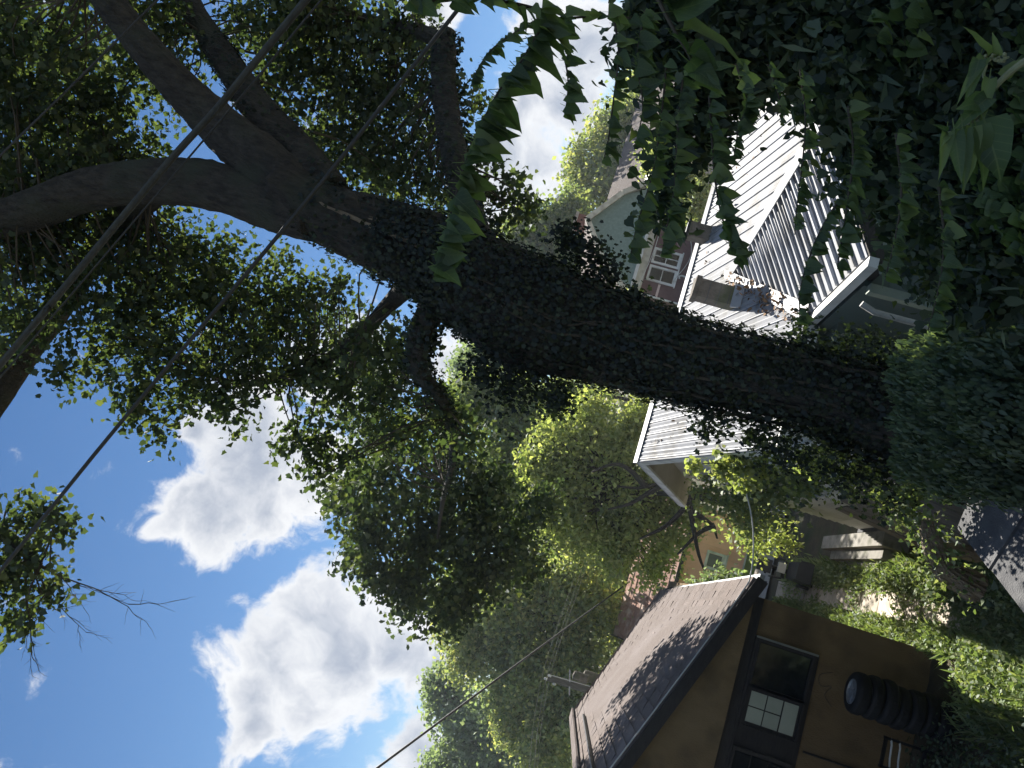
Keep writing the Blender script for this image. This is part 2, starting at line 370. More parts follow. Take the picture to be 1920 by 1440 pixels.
def thing(name, loc, label, cat, group=None):
    o = bpy.data.objects.new(name, None); o.empty_display_size = 0.1; COL.objects.link(o); o.location = tuple(float(c) for c in loc)
    return tag(o, label, cat, group)
def copy_piece(o, parent, mw):
    """copy of a piece that shares its mesh, placed by a world matrix under an unrotated parent"""
    c = o.copy(); COL.objects.link(c); c.parent = parent
    m = mw.copy(); m.translation = mw.translation-wloc(parent); c.matrix_local = m
    return c
def frame(p, x, z):
    """matrix with x axis along x and z near z"""
    x = Vector(x).normalized(); z = Vector(z); y = z.cross(x).normalized(); z = x.cross(y)
    return Matrix(((x.x, y.x, z.x, p[0]), (x.y, y.y, z.y, p[1]), (x.z, y.z, z.z, p[2]), (0, 0, 0, 1)))
def place(o, parent, mw):
    o.parent = parent; m = mw.copy(); m.translation = mw.translation-wloc(parent); o.matrix_local = m; return o
def local_mesh(name, mb, mat, smooth=False):
    me = bpy.data.meshes.new(name); me.from_pydata([list(p) for p in mb.v], [], mb.f); me.update(); me.materials.append(MATS[mat])
    if smooth: me.polygons.foreach_set('use_smooth', [True]*len(me.polygons))
    return me
def piece(name, me, parent, mw):
    o = bpy.data.objects.new(name, me); COL.objects.link(o); return place(o, parent, mw)

# leaves ------------------------------------------------------------------
def mirror(half): return half+[(x, -y) for x, y in reversed(half[1:-1])]
TPL = {
 'lobed': mirror([(0, 0), (0.02, 0.26), (0.08, 0.46), (0.30, 0.37), (0.48, 0.52), (0.62, 0.27), (0.92, 0)]),
 'tulip': mirror([(0, 0), (0.05, 0.42), (0.38, 0.34), (0.52, 0.46), (0.92, 0.24), (0.82, 0)]),
 'heart': mirror([(0.06, 0), (-0.06, 0.22), (0.12, 0.44), (0.42, 0.38), (0.72, 0.15), (1.05, 0)]),
 'oval': mirror([(0, 0), (0.25, 0.26), (0.6, 0.24), (1.0, 0)]),
 'quad': mirror([(0, 0), (0.45, 0.34), (1.0, 0)]),
 'ivy': mirror([(0, 0), (0.0, 0.45), (0.35, 0.28), (0.5, 0.5), (1.0, 0)]),
 'blade': mirror([(0, 0), (0.4, 0.075), (1.0, 0)]),
}
def leaf_mesh(name, pos, axis, nrm, size, tpl, mat, parent=None, curl=0.18, wid=1.0):
    """all leaves of a mass as one mesh: each its own polygon with a bent tip and raised rim"""
    T = np.array(TPL[tpl]); k = len(T); n = len(pos)
    ax = axis/(np.linalg.norm(axis, axis=1, keepdims=True)+1e-9)
    nr = nrm-ax*np.sum(nrm*ax, axis=1, keepdims=True); nr = nr/(np.linalg.norm(nr, axis=1, keepdims=True)+1e-9)
    sd = np.cross(nr, ax)
    cu = curl*rng.uniform(-0.4, 1.6, (n, 1))
    V = np.empty((n, k, 3))
    for j in range(k):
        x, y = T[j]
        V[:, j, :] = pos+size[:, None]*(ax*x+sd*y*wid+nr*(abs(y)*0.35-cu*x*x))
    me = bpy.data.meshes.new(name)
    org = wloc(parent) if parent else Vector((float(pos[:, 0].mean()), float(pos[:, 1].mean()), float(pos[:, 2].min())))
    V = V.reshape(-1, 3)-np.array(org)
    me.vertices.add(n*k); me.loops.add(n*k); me.polygons.add(n)
    me.vertices.foreach_set('co', V.astype(np.float32).ravel())
    me.loops.foreach_set('vertex_index', np.arange(n*k, dtype=np.int32))
    me.polygons.foreach_set('loop_start', np.arange(0, n*k, k, dtype=np.int32))
    me.polygons.foreach_set('loop_total', np.full(n, k, dtype=np.int32))
    me.update(calc_edges=True)
    me.materials.append(MATS[mat])
    o = bpy.data.objects.new(name, me); COL.objects.link(o)
    if parent: o.parent = parent
    else: o.location = org
    return o
def unit(n): v = rng.normal(size=(n, 3)); return v/np.linalg.norm(v, axis=1, keepdims=True)
def droop(n, d=0.8, flat=0.0):
    a = unit(n); a[:, 2] = a[:, 2]*(1-flat)-d; return a
def clumps(blobs, per_m3, clump_r, leaves_per, shell=0.55, squash=0.8):
    """blobs (centre, radii) -> clump centres near the shell -> leaf points"""
    cs = []
    for c, rad in blobs:
        rad = np.array(rad if np.ndim(rad) else (rad,)*3, float)
        k = max(3, int(per_m3*4.19*rad[0]*rad[1]*rad[2]))
        d = unit(k); r = rng.random(k)**(1/3.0); r = shell+(1-shell)*r if shell < 1 else r
        r = np.where(rng.random(k) < 0.35, rng.random(k)**0.5, r)
        cs.append(np.array(c)+d*r[:, None]*rad)
    cs = np.vstack(cs)
    m = max(1, leaves_per); pts = np.repeat(cs, m, axis=0)
    off = rng.normal(size=(len(pts), 3))*clump_r; off[:, 2] *= squash
    return cs, pts+off
def px_blobs(l):
    """(x, y, radius in pixels, depth[, stretch in depth]) -> spheres of real size at that depth"""
    out = []
    for b in l:
        x, y, r, d = b[:4]; c = atd(x, y, d); rr = r*d/F_PX
        out.append((c, (rr, rr, rr)))
    return out

# ---------------------------------------------------------------- the ground
def sstep(a, b, x): t = np.clip((x-a)/(b-a), 0, 1); return t*t*(3-2*t)
def ground_z(x, y):
    near = np.where(x > 0, sstep(0.0, 2.5, x), 0.0)
    hi = 5.1*(1-sstep(1.0, 9.3+2.4*near, y))
    low = -2.4*sstep(25, 39, y)*(1-sstep(7, 12, x))
    return hi+low
gx = np.concatenate([np.linspace(-900, -60, 8), np.linspace(-40, -8, 17), np.linspace(-7.5, 10, 71), np.linspace(11, 40, 20), np.linspace(60, 900, 8)])
gy = np.concatenate([np.linspace(-900, -20, 7), np.linspace(-12, -1, 8), np.linspace(-0.5, 30, 123), np.linspace(31, 60, 24), np.linspace(80, 1500, 10)])
GX, GY = np.meshgrid(gx, gy)
GZ = ground_z(GX, GY)+np.where(np.hypot(GX, GY-10) < 40, 0.05*np.sin(GX*2.3+1)*np.sin(GY*1.7)+rng.normal(size=GX.shape)*0.015, 0)
mb = MB(); nx = len(gx)
mb.add(np.stack([GX.ravel(), GY.ravel(), GZ.ravel()], 1), [(j*nx+i, j*nx+i+1, (j+1)*nx+i+1, (j+1)*nx+i) for j in range(len(gy)-1) for i in range(nx-1)])
tag(obj('ground', mb, 'soil', smooth=True), kind='structure')
# street, kerb and lawn at the end of the passage
def sheet(name, x0, x1, y0, y1, dz, mat, step=1.0):
    mb = MB(); xs = np.arange(x0, x1+.01, step); ys = np.linspace(y0, y1, max(2, int((y1-y0)/step)+1))
    X, Y = np.meshgrid(xs, ys); Z = ground_z(X, Y)+dz; k = len(xs)
    mb.add(np.stack([X.ravel(), Y.ravel(), Z.ravel()], 1), [(j*k+i, j*k+i+1, (j+1)*k+i+1, (j+1)*k+i) for j in range(len(ys)-1) for i in range(k-1)])
    return tag(obj(name, mb, mat, smooth=True), kind='structure')
sheet('street', -30, 30, 25.6, 29.4, 0.09, 'road', 0.6)
sheet('lawn', -30, 30, 29.8, 44, 0.12, 'lawn', 0.6)
mb = MB()
for i in range(-30, 30, 2):
    z = float(ground_z(np.array(i+1.0), np.array(29.6))); mb.box((i, 29.4, z-0.1), (i+1.99, 29.8, z+0.2))
tag(obj('kerb', mb, 'pale_concrete'), kind='structure')

# paved path between the houses: slabs are pieces of it
path = tag(bpy.data.objects.new('path', None), kind='structure'); COL.objects.link(path); path.location = (1.2, 14.5, 0)
yy = 13.4; prs = random.Random(3)
while yy < 24.5:
    L_ = prs.uniform(0.75, 1.05); w0 = 0.95+prs.uniform(-.03, .03); w1 = 1.46+prs.uniform(-.03, .03)
    z = 0.07+prs.uniform(-.015, .015); t = prs.uniform(-.012, .012)
    mb = MB(); mb.slab([(w0, yy, z), (w1, yy+t, z+t), (w1, yy+L_, z+t), (w0, yy+L_, z)], (0, 0, 1), 0.12)
    obj('paving_slab', mb, 'pale_concrete', path); yy += L_+0.03

# ---------------------------------------------------------------- houses
def window(parent, x0, x1, z0, z1, y, fm='white_trim', fw=0.09, mull=(1, 2), pane='glass', sill=True, name='window', gap=0.035):
    """window in a wall facing -Y: frame (this part) with panes and sill as its pieces"""
    mb = MB()
    mb.box((x0, y-0.07, z0), (x0+fw, y, z1)); mb.box((x1-fw, y-0.07, z0), (x1, y, z1))
    mb.box((x0+fw, y-0.068, z1-fw), (x1-fw, y, z1)); mb.box((x0+fw, y-0.068, z0), (x1-fw, y, z0+fw))
    nxp, nzp = mull; W = (x1-x0-2*fw)/nxp; Hh = (z1-z0-2*fw)/nzp
    for i in range(1, nxp): mb.box((x0+fw+W*i-gap/2, y-0.055, z0+fw), (x0+fw+W*i+gap/2, y, z1-fw))
    for j in range(1, nzp): mb.box((x0+fw, y-0.05, z0+fw+Hh*j-gap/2), (x1-fw, y, z0+fw+Hh*j+gap/2))
    w = obj(name, mb, fm, parent)
    for i in range(nxp):
        for j in range(nzp):
            mb = MB(); a = x0+fw+W*i; b = z0+fw+Hh*j
            mb.box((a+gap/2, y-0.03, b+gap/2), (a+W-gap/2, y-0.004, b+Hh-gap/2)); obj('pane', mb, pane, w)
    if sill:
        mb = MB(); mb.box((x0-0.05, y-0.12, z0-0.06), (x1+0.05, y, z0)); obj('sill', mb, fm, w)
    return w

# --- white house with the ribbed metal roof ------------------------------
WH = thing('metal_roofed_house', (5, 12, 0), 'white house with ribbed pale metal roof, partly hidden behind the ivy trunk', 'house')
RX0, RY, RZ, T = 2.075, 13.75, 5.80, 0.30      # rake, ridge, slope
EY, EZ = 9.42, 4.50                            # front eave
CGX, CGZ, CGE = 5.20, 5.27, 3.86               # cross gable ridge and eave
XR = 14.0
def zmain(y): return RZ-T*(RY-y) if y <= RY else RZ-0.33*(y-RY)
# walls
mb = MB(); mb.box((2.7, 9.95, -0.2), (XR-0.4, 17.6, 4.42)); mb.slab([(2.7, 9.95, 4.42), (2.7, 17.6, 4.42), (2.7, RY, 5.6)], (-1, 0, 0), -0.1)
obj('wall', mb, 'siding_white', WH)
def corr_plane(x0, x1, ya, za, yb, zb, period=0.075, amp=0.011, cut=None):
    """corrugated sheet: profile across x, running from (ya, za) down to (yb, zb)"""
    mb = MB(); n = int((x1-x0)/period*4); vs = []; fs = []
    for i in range(n+1):
        x = x0+(x1-x0)*i/n; h = amp*(1+math.cos(2*math.pi*(x-x0)/period))
        if cut: yb2 = cut(x); t = (yb2-ya)/(yb-ya)
        else: t = 1.0
        vs += [(x, ya, za+h), (x, ya+(yb-ya)*t, za+(zb-za)*t+h)]
    for i in range(n): fs.append((2*i, 2*i+1, 2*i+3, 2*i+2))
    k = len(vs); vs += [(a, b, c-0.03) for a, b, c in vs]
    for i in range(n): fs.append((k+2*i, k+2*i+2, k+2*i+3, k+2*i+1))
    fs += [(0, k, k+1, 1), (2*n, 2*n+1, k+2*n+1, k+2*n)]
    for i in range(n): fs.append((2*i+1, k+2*i+1, k+2*i+3, 2*i+3))
    return mb.add(vs, fs)
def front_cut(x):
    # front slope ends at the eave, or at the valleys beside the cross gable
    if CGE <= x <= 2*CGX-CGE: return EY+(12.0-EY)*(1-abs(x-CGX)/(CGX-CGE))-0.02
    return EY
front = obj('roof_front', corr_plane(RX0, XR, RY, RZ, EY, EZ, cut=front_cut), 'roof_metal', WH)
back = obj('roof_back', corr_plane(RX0, XR, RY, RZ, 18.3, zmain(18.3)), 'roof_metal', WH)
rib_mb = MB(); rib_mb.add([(0, -.020, 0), (0, -.011, .024), (0, .011, .024), (0, .020, 0), (1, -.020, 0), (1, -.011, .024), (1, .011, .024), (1, .020, 0)],
                          [(0, 4, 5, 1), (1, 5, 6, 2), (2, 6, 7, 3), (0, 1, 2, 3), (7, 6, 5, 4)])
rib_me = local_mesh('rib', rib_mb, 'roof_metal')
def rib(parent, a, b, n, sc=1.0):
    a = np.array(a, float); b = np.array(b, float); L_ = np.linalg.norm(b-a)
    m = frame(a, b-a, n) @ Matrix.Diagonal((L_, sc, sc, 1)); return piece('rib', rib_me, parent, m)
x = RX0+0.05; kr = 0
while x < XR-0.05:
    yb = front_cut(x)
    rib(front, (x, RY-0.12, zmain(RY-0.12)+0.008), (x, yb, zmain(yb)+0.008), (0, -T, 1), 0.50 if kr % 2 == 0 else 0.30); x += 0.1125; kr += 1
# cross gable: left slope with bold ribs, right slope plain
GY0 = 7.55
def cg_slope(side):
    s = -1 if side == 'left' else 1
    xe = CGX+s*(CGX-CGE)
    mb = MB(); mb.slab([(CGX, GY0, CGZ), (CGX, 12.0, CGZ), (xe, EY+0.02, EZ), (xe, GY0, EZ)] if s < 0 else [(CGX, 12.0, CGZ), (CGX, GY0, CGZ), (xe, GY0, EZ), (xe, EY+.02, EZ)], (s*0.5, 0, 1), 0.035)
    return obj('gable_roof_slope', mb, 'roof_metal', WH)
gl_s = cg_slope('left'); gr_s = cg_slope('right')
y = GY0+0.1
while y < 11.9:
    # rib runs from the ridge to the gutter, or to the valley
    xe = CGE if y < EY else CGE+(y-EY)/(12.0-EY)*(CGX-CGE)
    ze = CGZ-(CGX-xe)/(CGX-CGE)*(CGZ-EZ)
    if CGX-xe > 0.12: rib(gl_s, (CGX-0.04, y, CGZ+0.0), (xe+0.01, y, ze+0.004), (-0.575, 0, 1), 1.25)
    y += 0.19
# ridge caps, valley flashing, trim, gutters
def cap(a, b, w, dz, name='ridge_cap', mat='roof_metal', axis=None, t=0.012):
    a = np.array(a, float); b = np.array(b, float); d = (b-a)/np.linalg.norm(b-a)
    sd = np.cross(d, (0, 0, 1)); sd /= np.linalg.norm(sd); dn = np.array((0, 0, dz))
    mb = MB()
    for s in (1, -1):
        q = [a+(0, 0, 0.05), b+(0, 0, 0.05), b+(0, 0, 0.045)+s*sd*w-dn, a+(0, 0, 0.045)+s*sd*w-dn]
        mb.add(q+[p-(0, 0, t) for p in q], [(0, 1, 2, 3), (7, 6, 5, 4), (3, 2, 6, 7), (0, 3, 7, 4), (1, 5, 6, 2)])
    return obj(name, mb, mat, WH)
cap((RX0-0.02, RY, RZ), (XR, RY, RZ), 0.16, 0.05)
cap((CGX, GY0-0.03, CGZ+0.02), (CGX, 12.15, CGZ+0.02), 0.10, 0.055)
for s in (-1,):
    mb = MB(); a = np.array((CGX, 12.08, CGZ+0.075)); b = np.array((CGE-0.02, EY-0.1, EZ+0.035)); w = np.array((0.10, -0.05, 0.035))
    mb.add([a-w*(1, 1, 0)*0.2, a+w*.9, b+w*.9, b-w*1.1+(0, 0, .04)], [(0, 1, 2, 3)]); mb.add([p-(0, 0, .01) for p in (a-w*(1, 1, 0)*0.2, a+w*.9, b+w*.9, b-w*1.1+(0, 0, .04))], [(3, 2, 1, 0)])
    obj('valley_flashing', mb, 'roof_metal', WH)
mb = MB(); mb.bar((CGE-0.07, GY0-0.05, EZ-0.06), (CGE-0.07, EY-0.05, EZ-0.06), 0.11, 0.10); obj('gutter', mb, 'white_trim', WH)
mb = MB(); mb.bar((CGE-0.02, GY0+0.02, EZ-0.17), (CGE-0.02, EY-0.05, EZ-0.17), 0.04, 0.13); obj('fascia', mb, 'timber', WH)
mb = MB(); mb.bar((RX0, EY-0.03, EZ-0.07), (CGE-0.15, EY-0.03, EZ-0.07), 0.05, 0.16); obj('fascia', mb, 'white_trim', WH)
# rake boards of the alley gable
for ya, yb in ((RY, EY), (RY, 18.3)):
    za, zb = RZ-0.10, zmain(yb)-0.10
    mb = MB(); mb.bar((RX0+0.02, ya, za), (RX0+0.02, yb, zb), 0.045, 0.15); obj('rake_board', mb, 'white_trim', WH)
# beige soffit panels under the gable overhang
for ya, yb in ((RY-0.02, EY+0.1), (RY+0.02, 18.2)):
    mb = MB(); s = [(RX0+0.05, ya, zmain(ya)-0.14), (2.71, ya, zmain(ya)-0.14), (2.71, yb, zmain(yb)-0.14), (RX0+0.05, yb, zmain(yb)-0.14)]
    mb.slab(s, (0, 0, 1), 0.02); obj('soffit', mb, 'soffit', WH)
mb = MB(); mb.slab([(2.66, RY-1.9, 5.05), (2.66, RY+2.6, 4.75), (2.66, RY, 5.62)], (-1, 0, 0), 0.03); obj('gable_panel', mb, 'soffit', WH)
mb = MB(); mb.box((2.58, RY-0.12, 4.9), (2.69, RY+0.05, 5.5)); obj('gable_post', mb, 'cream_trim', WH)
# siding boards of the alley wall
zb = 0.55
while zb < 4.75:
    y1 = 17.6 if zb < 4.4 else 17.0
    mb = MB(); y0 = 9.95
    mb.slab([(2.665, y0, zb), (2.665, y1, zb), (2.69, y1, zb+0.165), (2.69, y0, zb+0.165)], (-1, 0, 0.15), 0.02); obj('siding_board', mb, 'siding_white', WH); zb += 0.17
mb = MB(); mb.box((2.60, 9.85, -0.2), (2.72, 17.7, 0.52)); obj('foundation', mb, 'concrete', WH)
def side_window(yc, z0, z1, w):
    mb = MB(); y0, y1 = yc-w/2, yc+w/2
    for a, b, c, d in ((y0-.08, y0, z0-.08, z1+.08), (y1, y1+.08, z0-.08, z1+.08)): mb.box((2.58, a, c), (2.70, b, d))
    mb.box((2.585, y0, z1), (2.70, y1, z1+.08)); mb.box((2.56, y0, z0-.08), (2.70, y1, z0)); mb.box((2.60, y0, (z0+z1)/2-.025), (2.68, y1, (z0+z1)/2+.025))
    wv = obj('window', mb, 'white_trim', WH)
    for a, b in ((z0, (z0+z1)/2-.025), ((z0+z1)/2+.025, z1)):
        mb = MB(); mb.box((2.63, y0, a), (2.66, y1, b)); obj('pane', mb, 'glass', wv)
side_window(11.2, 2.3, 3.7, 0.9); side_window(14.6, 2.4, 3.6, 0.8)
# front porch under the cross gable
mb = MB()
mb.bar((CGX, GY0-0.02, CGZ-0.13), (CGE-0.05, GY0-0.02, EZ-0.13), 0.04, 0.16); mb.bar((CGX, GY0-0.02, CGZ-0.13), (2*CGX-CGE, GY0-0.02, EZ-0.13), 0.04, 0.16)
obj('gable_fascia', mb, 'timber', WH)
mb = MB(); mb.bar((CGX+0.1, GY0+0.03, CGZ-0.25), (CGE-0.1, GY0+0.03, EZ-0.24), 0.05, 0.15); obj('gable_fascia', mb, 'fascia_green', WH)
mb = MB(); mb.slab([(CGE+0.1, GY0+0.3, EZ-0.1), (2*CGX-CGE-.1, GY0+0.3, EZ-0.1), (CGX, GY0+0.3, CGZ-0.1)], (0, -1, 0), 0.05); obj('gable_wall', mb, 'siding_green', WH)
mb = MB(); mb.box((3.75, GY0+0.45, 0), (6.6, 9.95, EZ-0.16)); obj('porch_wall', mb, 'siding_green', WH)
zb = 0.3
while zb < EZ-0.3:
    mb = MB(); mb.slab([(3.72, GY0+0.41, zb), (6.6, GY0+0.41, zb), (6.6, GY0+0.435, zb+0.19), (3.72, GY0+0.435, zb+0.19)], (0, -1, 0.1), 0.02); obj('porch_board', mb, 'siding_green', WH)
    zb += 0.2
window(WH, 4.5, 5.4, 2.6, 3.9, GY0+0.40, 'fascia_green')
mb = MB(); mb.box((3.66, GY0+0.36, 0), (3.76, GY0+0.46, EZ-0.2)); obj('corner_board', mb, 'fascia_green', WH)
mb = MB(); mb.tube([(3.5, GY0+0.35, EZ-0.15), (3.45, GY0+0.36, EZ-0.3), (3.45, GY0+0.36, 1.5)], 0.035, 8); obj('downspout', mb, 'white_trim', WH)
mb = MB(); mb.box((3.05, GY0+1.6, 0.0), (3.75, 9.9, EZ-0.3)); obj('porch_side', mb, 'siding_green', WH)
# chimneys on the roof
CX, CY = 4.62, 11.5
cz0 = zmain(CY)
ch = obj('chimney', MB().slab([(CX-.15, CY-.13, cz0+.62), (CX+.15, CY-.13, cz0+.62), (CX+.15, CY+.13, cz0+.62), (CX-.15, CY+.13, cz0+.62)], (0, 0, 1), 0.85), 'chimney_block', WH)
obj('cap_slab', MB().slab([(CX-.18, CY-.15, cz0+.70), (CX+.17, CY-.16, cz0+.69), (CX+.18, CY+.15, cz0+.71), (CX-.17, CY+.16, cz0+.70)], (0, 0, 1), 0.078), 'chimney_block', ch)
obj('flashing', MB().slab([(CX-.19, CY-.22, zmain(CY-.22)+.03), (CX+.19, CY-.22, zmain(CY-.22)+.03), (CX+.19, CY-.132, cz0+.10), (CX-.19, CY-.132, cz0+.10)], (0, -.6, 1), 0.02), 'grey_metal', ch)
for zz in (.14, .30, .46): obj('block_course', MB().box((CX-.154, CY-.134, cz0+zz), (CX+.154, CY+.134, cz0+zz+.009)), 'concrete', ch)
ch2 = obj('chimney', MB().box((6.30, 13.25, 5.5), (6.58, 13.5, 6.05)), 'chimney_block', WH)
obj('chimney_cap', MB().box((6.27, 13.22, 6.052), (6.61, 13.53, 6.10)), 'black_metal', ch2)
# leaf litter lodged in the valley
n = 260; t = rng.random(n); a = np.array((CGX-0.1, 11.9, CGZ+0.06)); b = np.array((CGE, EY+0.1, EZ+0.06))
lp = a+(b-a)*(t[:, None]**0.8)+rng.normal(size=(n, 3))*np.array((.09, .09, .012))
lp2 = np.stack([rng.uniform(2.3, 8, 130), rng.uniform(9.8, 13.4, 130), np.zeros(130)], 1); lp2 = lp2[~((lp2[:, 0] > 3.9) & (lp2[:, 1] < 12))]; lp2[:, 2] = RZ-T*(RY-lp2[:, 1])+.03; lp = np.vstack([lp, lp2]); n = len(lp)
lit = tag(leaf_mesh('leaf_litter', lp, unit(n), unit(n)*0.4+np.array((0, 0, 1.0)), rng.uniform(.05, .11, n), 'oval', 'dead_leaf'), 'brown leaf litter lodged in the valley and scattered on the metal roof', 'leaves', kind='stuff')

# --- brown half-timbered house -------------------------------------------
BH = thing('stucco_house', (-3, 18, 0), 'brown stucco house with dark timber trim and brown shingle roof', 'house')
E1, E2 = np.array((0.79, 14.15, 3.25)), np.array((0.15, 25.4, 3.25))
G1, G2 = np.array((-3.75, 14.05, 5.10)), np.array((-3.75, 22.4, 5.10))
W1, W2 = np.array((-8.3, 14.15, 3.25)), np.array((-7.65, 25.4, 3.25))
FY = 14.45
mb = MB(); mb.box((-8.0, FY, -0.3), (0.50, 24.9, 3.15)); obj('wall', mb, 'stucco', BH)
mb = MB(); mb.slab([(0.5, FY, 3.15), (-3.75, FY, 4.98), (-8.0, FY, 3.15)], (0, -1, 0), -0.2); obj('gable_wall', mb, 'stucco', BH)
nrm_e = np.cross(G1-E1, E2-E1); nrm_e = nrm_e if nrm_e[2] > 0 else -nrm_e; nrm_e = nrm_e/np.linalg.norm(nrm_e)
mb = MB(); mb.slab([E1, E2, G2, G1], nrm_e, 0.1); rf = obj('roof_east', mb, 'shingle', BH)
mb = MB(); mb.slab([G1, G2, W2, W1], (-.4, 0, 1), 0.1); obj('roof_west', mb, 'shingle', BH)
mb = MB(); mb.slab([E2, W2, G2], (0, .4, 1), 0.1); obj('roof_hip', mb, 'shingle', BH)
# shingles of the visible slope, laid course by course
sh_mb = MB(); sh_mb.add([(0, 0, .0), (1, 0, .0), (1, 1, .0), (0, 1, .0), (0, 0, .55), (1, 0, .55), (1, 1, 1.0), (0, 1, 1.0)], [(4, 5, 6, 7), (0, 1, 5, 4), (1, 2, 6, 5), (2, 3, 7, 6), (3, 0, 4, 7)])
rows = 19; cand = []
for j in range(rows):
    a0 = E1+(G1-E1)*(j/rows); b0 = E2+(G2-E2)*(j/rows); a1 = E1+(G1-E1)*((j+1)/rows); b1 = E2+(G2-E2)*((j+1)/rows)
    ln = np.linalg.norm(b0-a0); w = 0.42; off = (j % 3)*0.14; s = -off
    while s < ln:
        s0, s1 = max(s, 0)/ln, min(s+w-0.014, ln)/ln
        if s1-s0 > 0.003:
            q = [a0+(b0-a0)*s0, a0+(b0-a0)*s1, a1+(b1-a1)*s1, a1+(b1-a1)*s0]
            cand.append(q)
        s += w
def vis(q):
    c = sum(q)/4; d = c-EYE; f = np.dot(d, np.array(fwd)); u = np.dot(d, np.array(r_ax))/f*F_PX
    return -f+(-999 if u < -760 else 0)
cand.sort(key=vis, reverse=True)
rest = MB()
for i, q in enumerate(cand):
    up_s = (q[3]-q[0]); lift = 0.014+0.012*random.random(); o0 = nrm_e*0.004; o1 = nrm_e*lift
    vs = [q[0]+o0, q[1]+o0, q[2]+o0, q[3]+o0, q[0]+o1*(1.3+.4*random.random()), q[1]+o1*(1.3+.4*random.random()), q[2]+o0*1.6, q[3]+o0*1.6]
    fs = [(4, 5, 6, 7), (0, 1, 5, 4), (1, 2, 6, 5), (2, 3, 7, 6), (3, 0, 4, 7)]
    if i < 300: obj('shingle', MB().add(vs, fs), 'shingle', rf)
    else: rest.add(vs, fs)
if rest.v: tag(obj('shingle_field', rest, 'shingle', rf), kind='stuff')
mb = MB(); mb.bar(G1+(0.05, 0, 0.03), G2+(0.05, 0, 0.03), 0.26, 0.04); obj('ridge_cap', mb, 'shingle', BH)
mb = MB(); mb.bar(G2+(0, 0, 0.02), E2+(0, 0, 0.02), 0.22, 0.04); obj('hip_cap', mb, 'shingle', BH)
mb = MB(); mb.bar(G1+(0.45, 0.6, -0.13), G1+(0.45, 6.2, -0.13), 0.05, 0.05); obj('ridge_flashing', mb, 'black_metal', BH)
mb = MB(); mb.bar(E1+(0.04, -0.02, -0.11), E2+(0.04, 0, -0.11), 0.10, 0.09); obj('gutter', mb, 'grey_metal', BH)
mb = MB(); mb.bar(E1+(0.0, -0.03, -0.13), G1+(0, -0.03, -0.13), 0.04, 0.2); obj('rake_board', mb, 'timber', BH)
mb = MB(); mb.bar(W1+(0.0, -0.03, -0.13), G1+(0, -0.03, -0.13), 0.04, 0.2); obj('rake_board', mb, 'timber', BH)
mb = MB(); mb.slab([E1+(0, .02, -.2), E1+(0, .32, -.2), G1+(0, .42, -.22), G1+(0, .02, -.22)], (0, 0, 1), 0.02); obj('soffit', mb, 'timber', BH)
# timber frame
mb = MB(); mb.box((-8.0, FY-0.06, 2.95), (0.49, FY, 3.28)); obj('tie_beam', mb, 'timber', BH)
mb = MB(); mb.box((-8.0, FY-0.045, 3.30), (0.2, FY, 3.38)); obj('tie_beam', mb, 'timber', BH)
mb = MB(); mb.bar((-1.75, FY-0.03, 4.05), (-2.95, FY-0.03, 3.38), 0.05, 0.13, (0, 0, 1)); obj('brace', mb, 'timber', BH)
mb = MB(); mb.box((-3.85, FY-0.05, 3.38), (-3.65, FY, 4.9)); obj('king_post', mb, 'timber', BH)
# band of dark windows
mb = MB(); mb.box((-4.2, FY-0.03, 1.82), (-0.16, FY, 2.94)); obj('window_surround', mb, 'timber', BH)
mb = MB(); mb.box((-0.175, FY-0.08, 1.85), (-0.14, FY-0.002, 2.93)); obj('jamb', mb, 'grey_metal', BH)
mb = MB(); mb.box((-4.2, FY-0.08, 2.90), (-0.176, FY-0.002, 2.945)); obj('head_trim', mb, 'timber', BH)
mb = MB(); mb.box((-0.98, FY-0.05, 1.95), (-0.24, FY-0.031, 2.86)); obj('screen_pane', mb, 'glass', BH)
wv = obj('window', MB().box((-1.64, FY-0.045, 1.92), (-1.0, FY-0.031, 2.86)), 'timber', BH)
for a, b, c, d in ((-1.57, -1.325, 2.53, 2.80), (-1.305, -1.06, 2.53, 2.80), (-1.57, -1.325, 2.25, 2.51), (-1.305, -1.06, 2.25, 2.51), (-1.57, -1.06, 1.98, 2.225)):
    obj('pane', MB().box((a, FY-0.056, c), (b, FY-0.046, d)), 'blind_pane', wv)
wv = obj('window', MB().box((-2.75, FY-0.045, 1.92), (-2.05, FY-0.031, 2.86)), 'timber', BH)
for i in range(2):
    for j in range(3): obj('pane', MB().box((-2.70+i*.32, FY-0.056, 1.97+j*.30), (-2.70+i*.32+.30, FY-0.046, 1.97+j*.30+.28)), 'glass', wv)
for a, b in ((-1.66, -0.985), (-2.78, -2.03), (-0.975, -0.20)):
    mb = MB()
    for c in (a, b): mb.box((c-.025, FY-.10, 1.90), (c+.025, FY-.031, 2.895))
    mb.box((a+.026, FY-.098, 1.90), (b-.026, FY-.057, 1.945)); mb.box((a+.026, FY-.098, 2.85), (b-.026, FY-.057, 2.895)); obj('window_frame', mb, 'timber', BH)
obj('wall_vine', MB().tube(smooth_path([(-.35, FY-.02, 1.55), (-.45, FY-.03, 1.75), (-.62, FY-.025, 1.70), (-.58, FY-.03, 1.52), (-.75, FY-.02, 1.60), (-.9, FY-.02, 1.45)], 20), .006, 5), 'twig', BH)
obj('wall_conduit', MB().tube([(-1.75, FY-.03, 0.2), (-1.75, FY-.03, 1.75)], .018, 8), 'timber', BH)
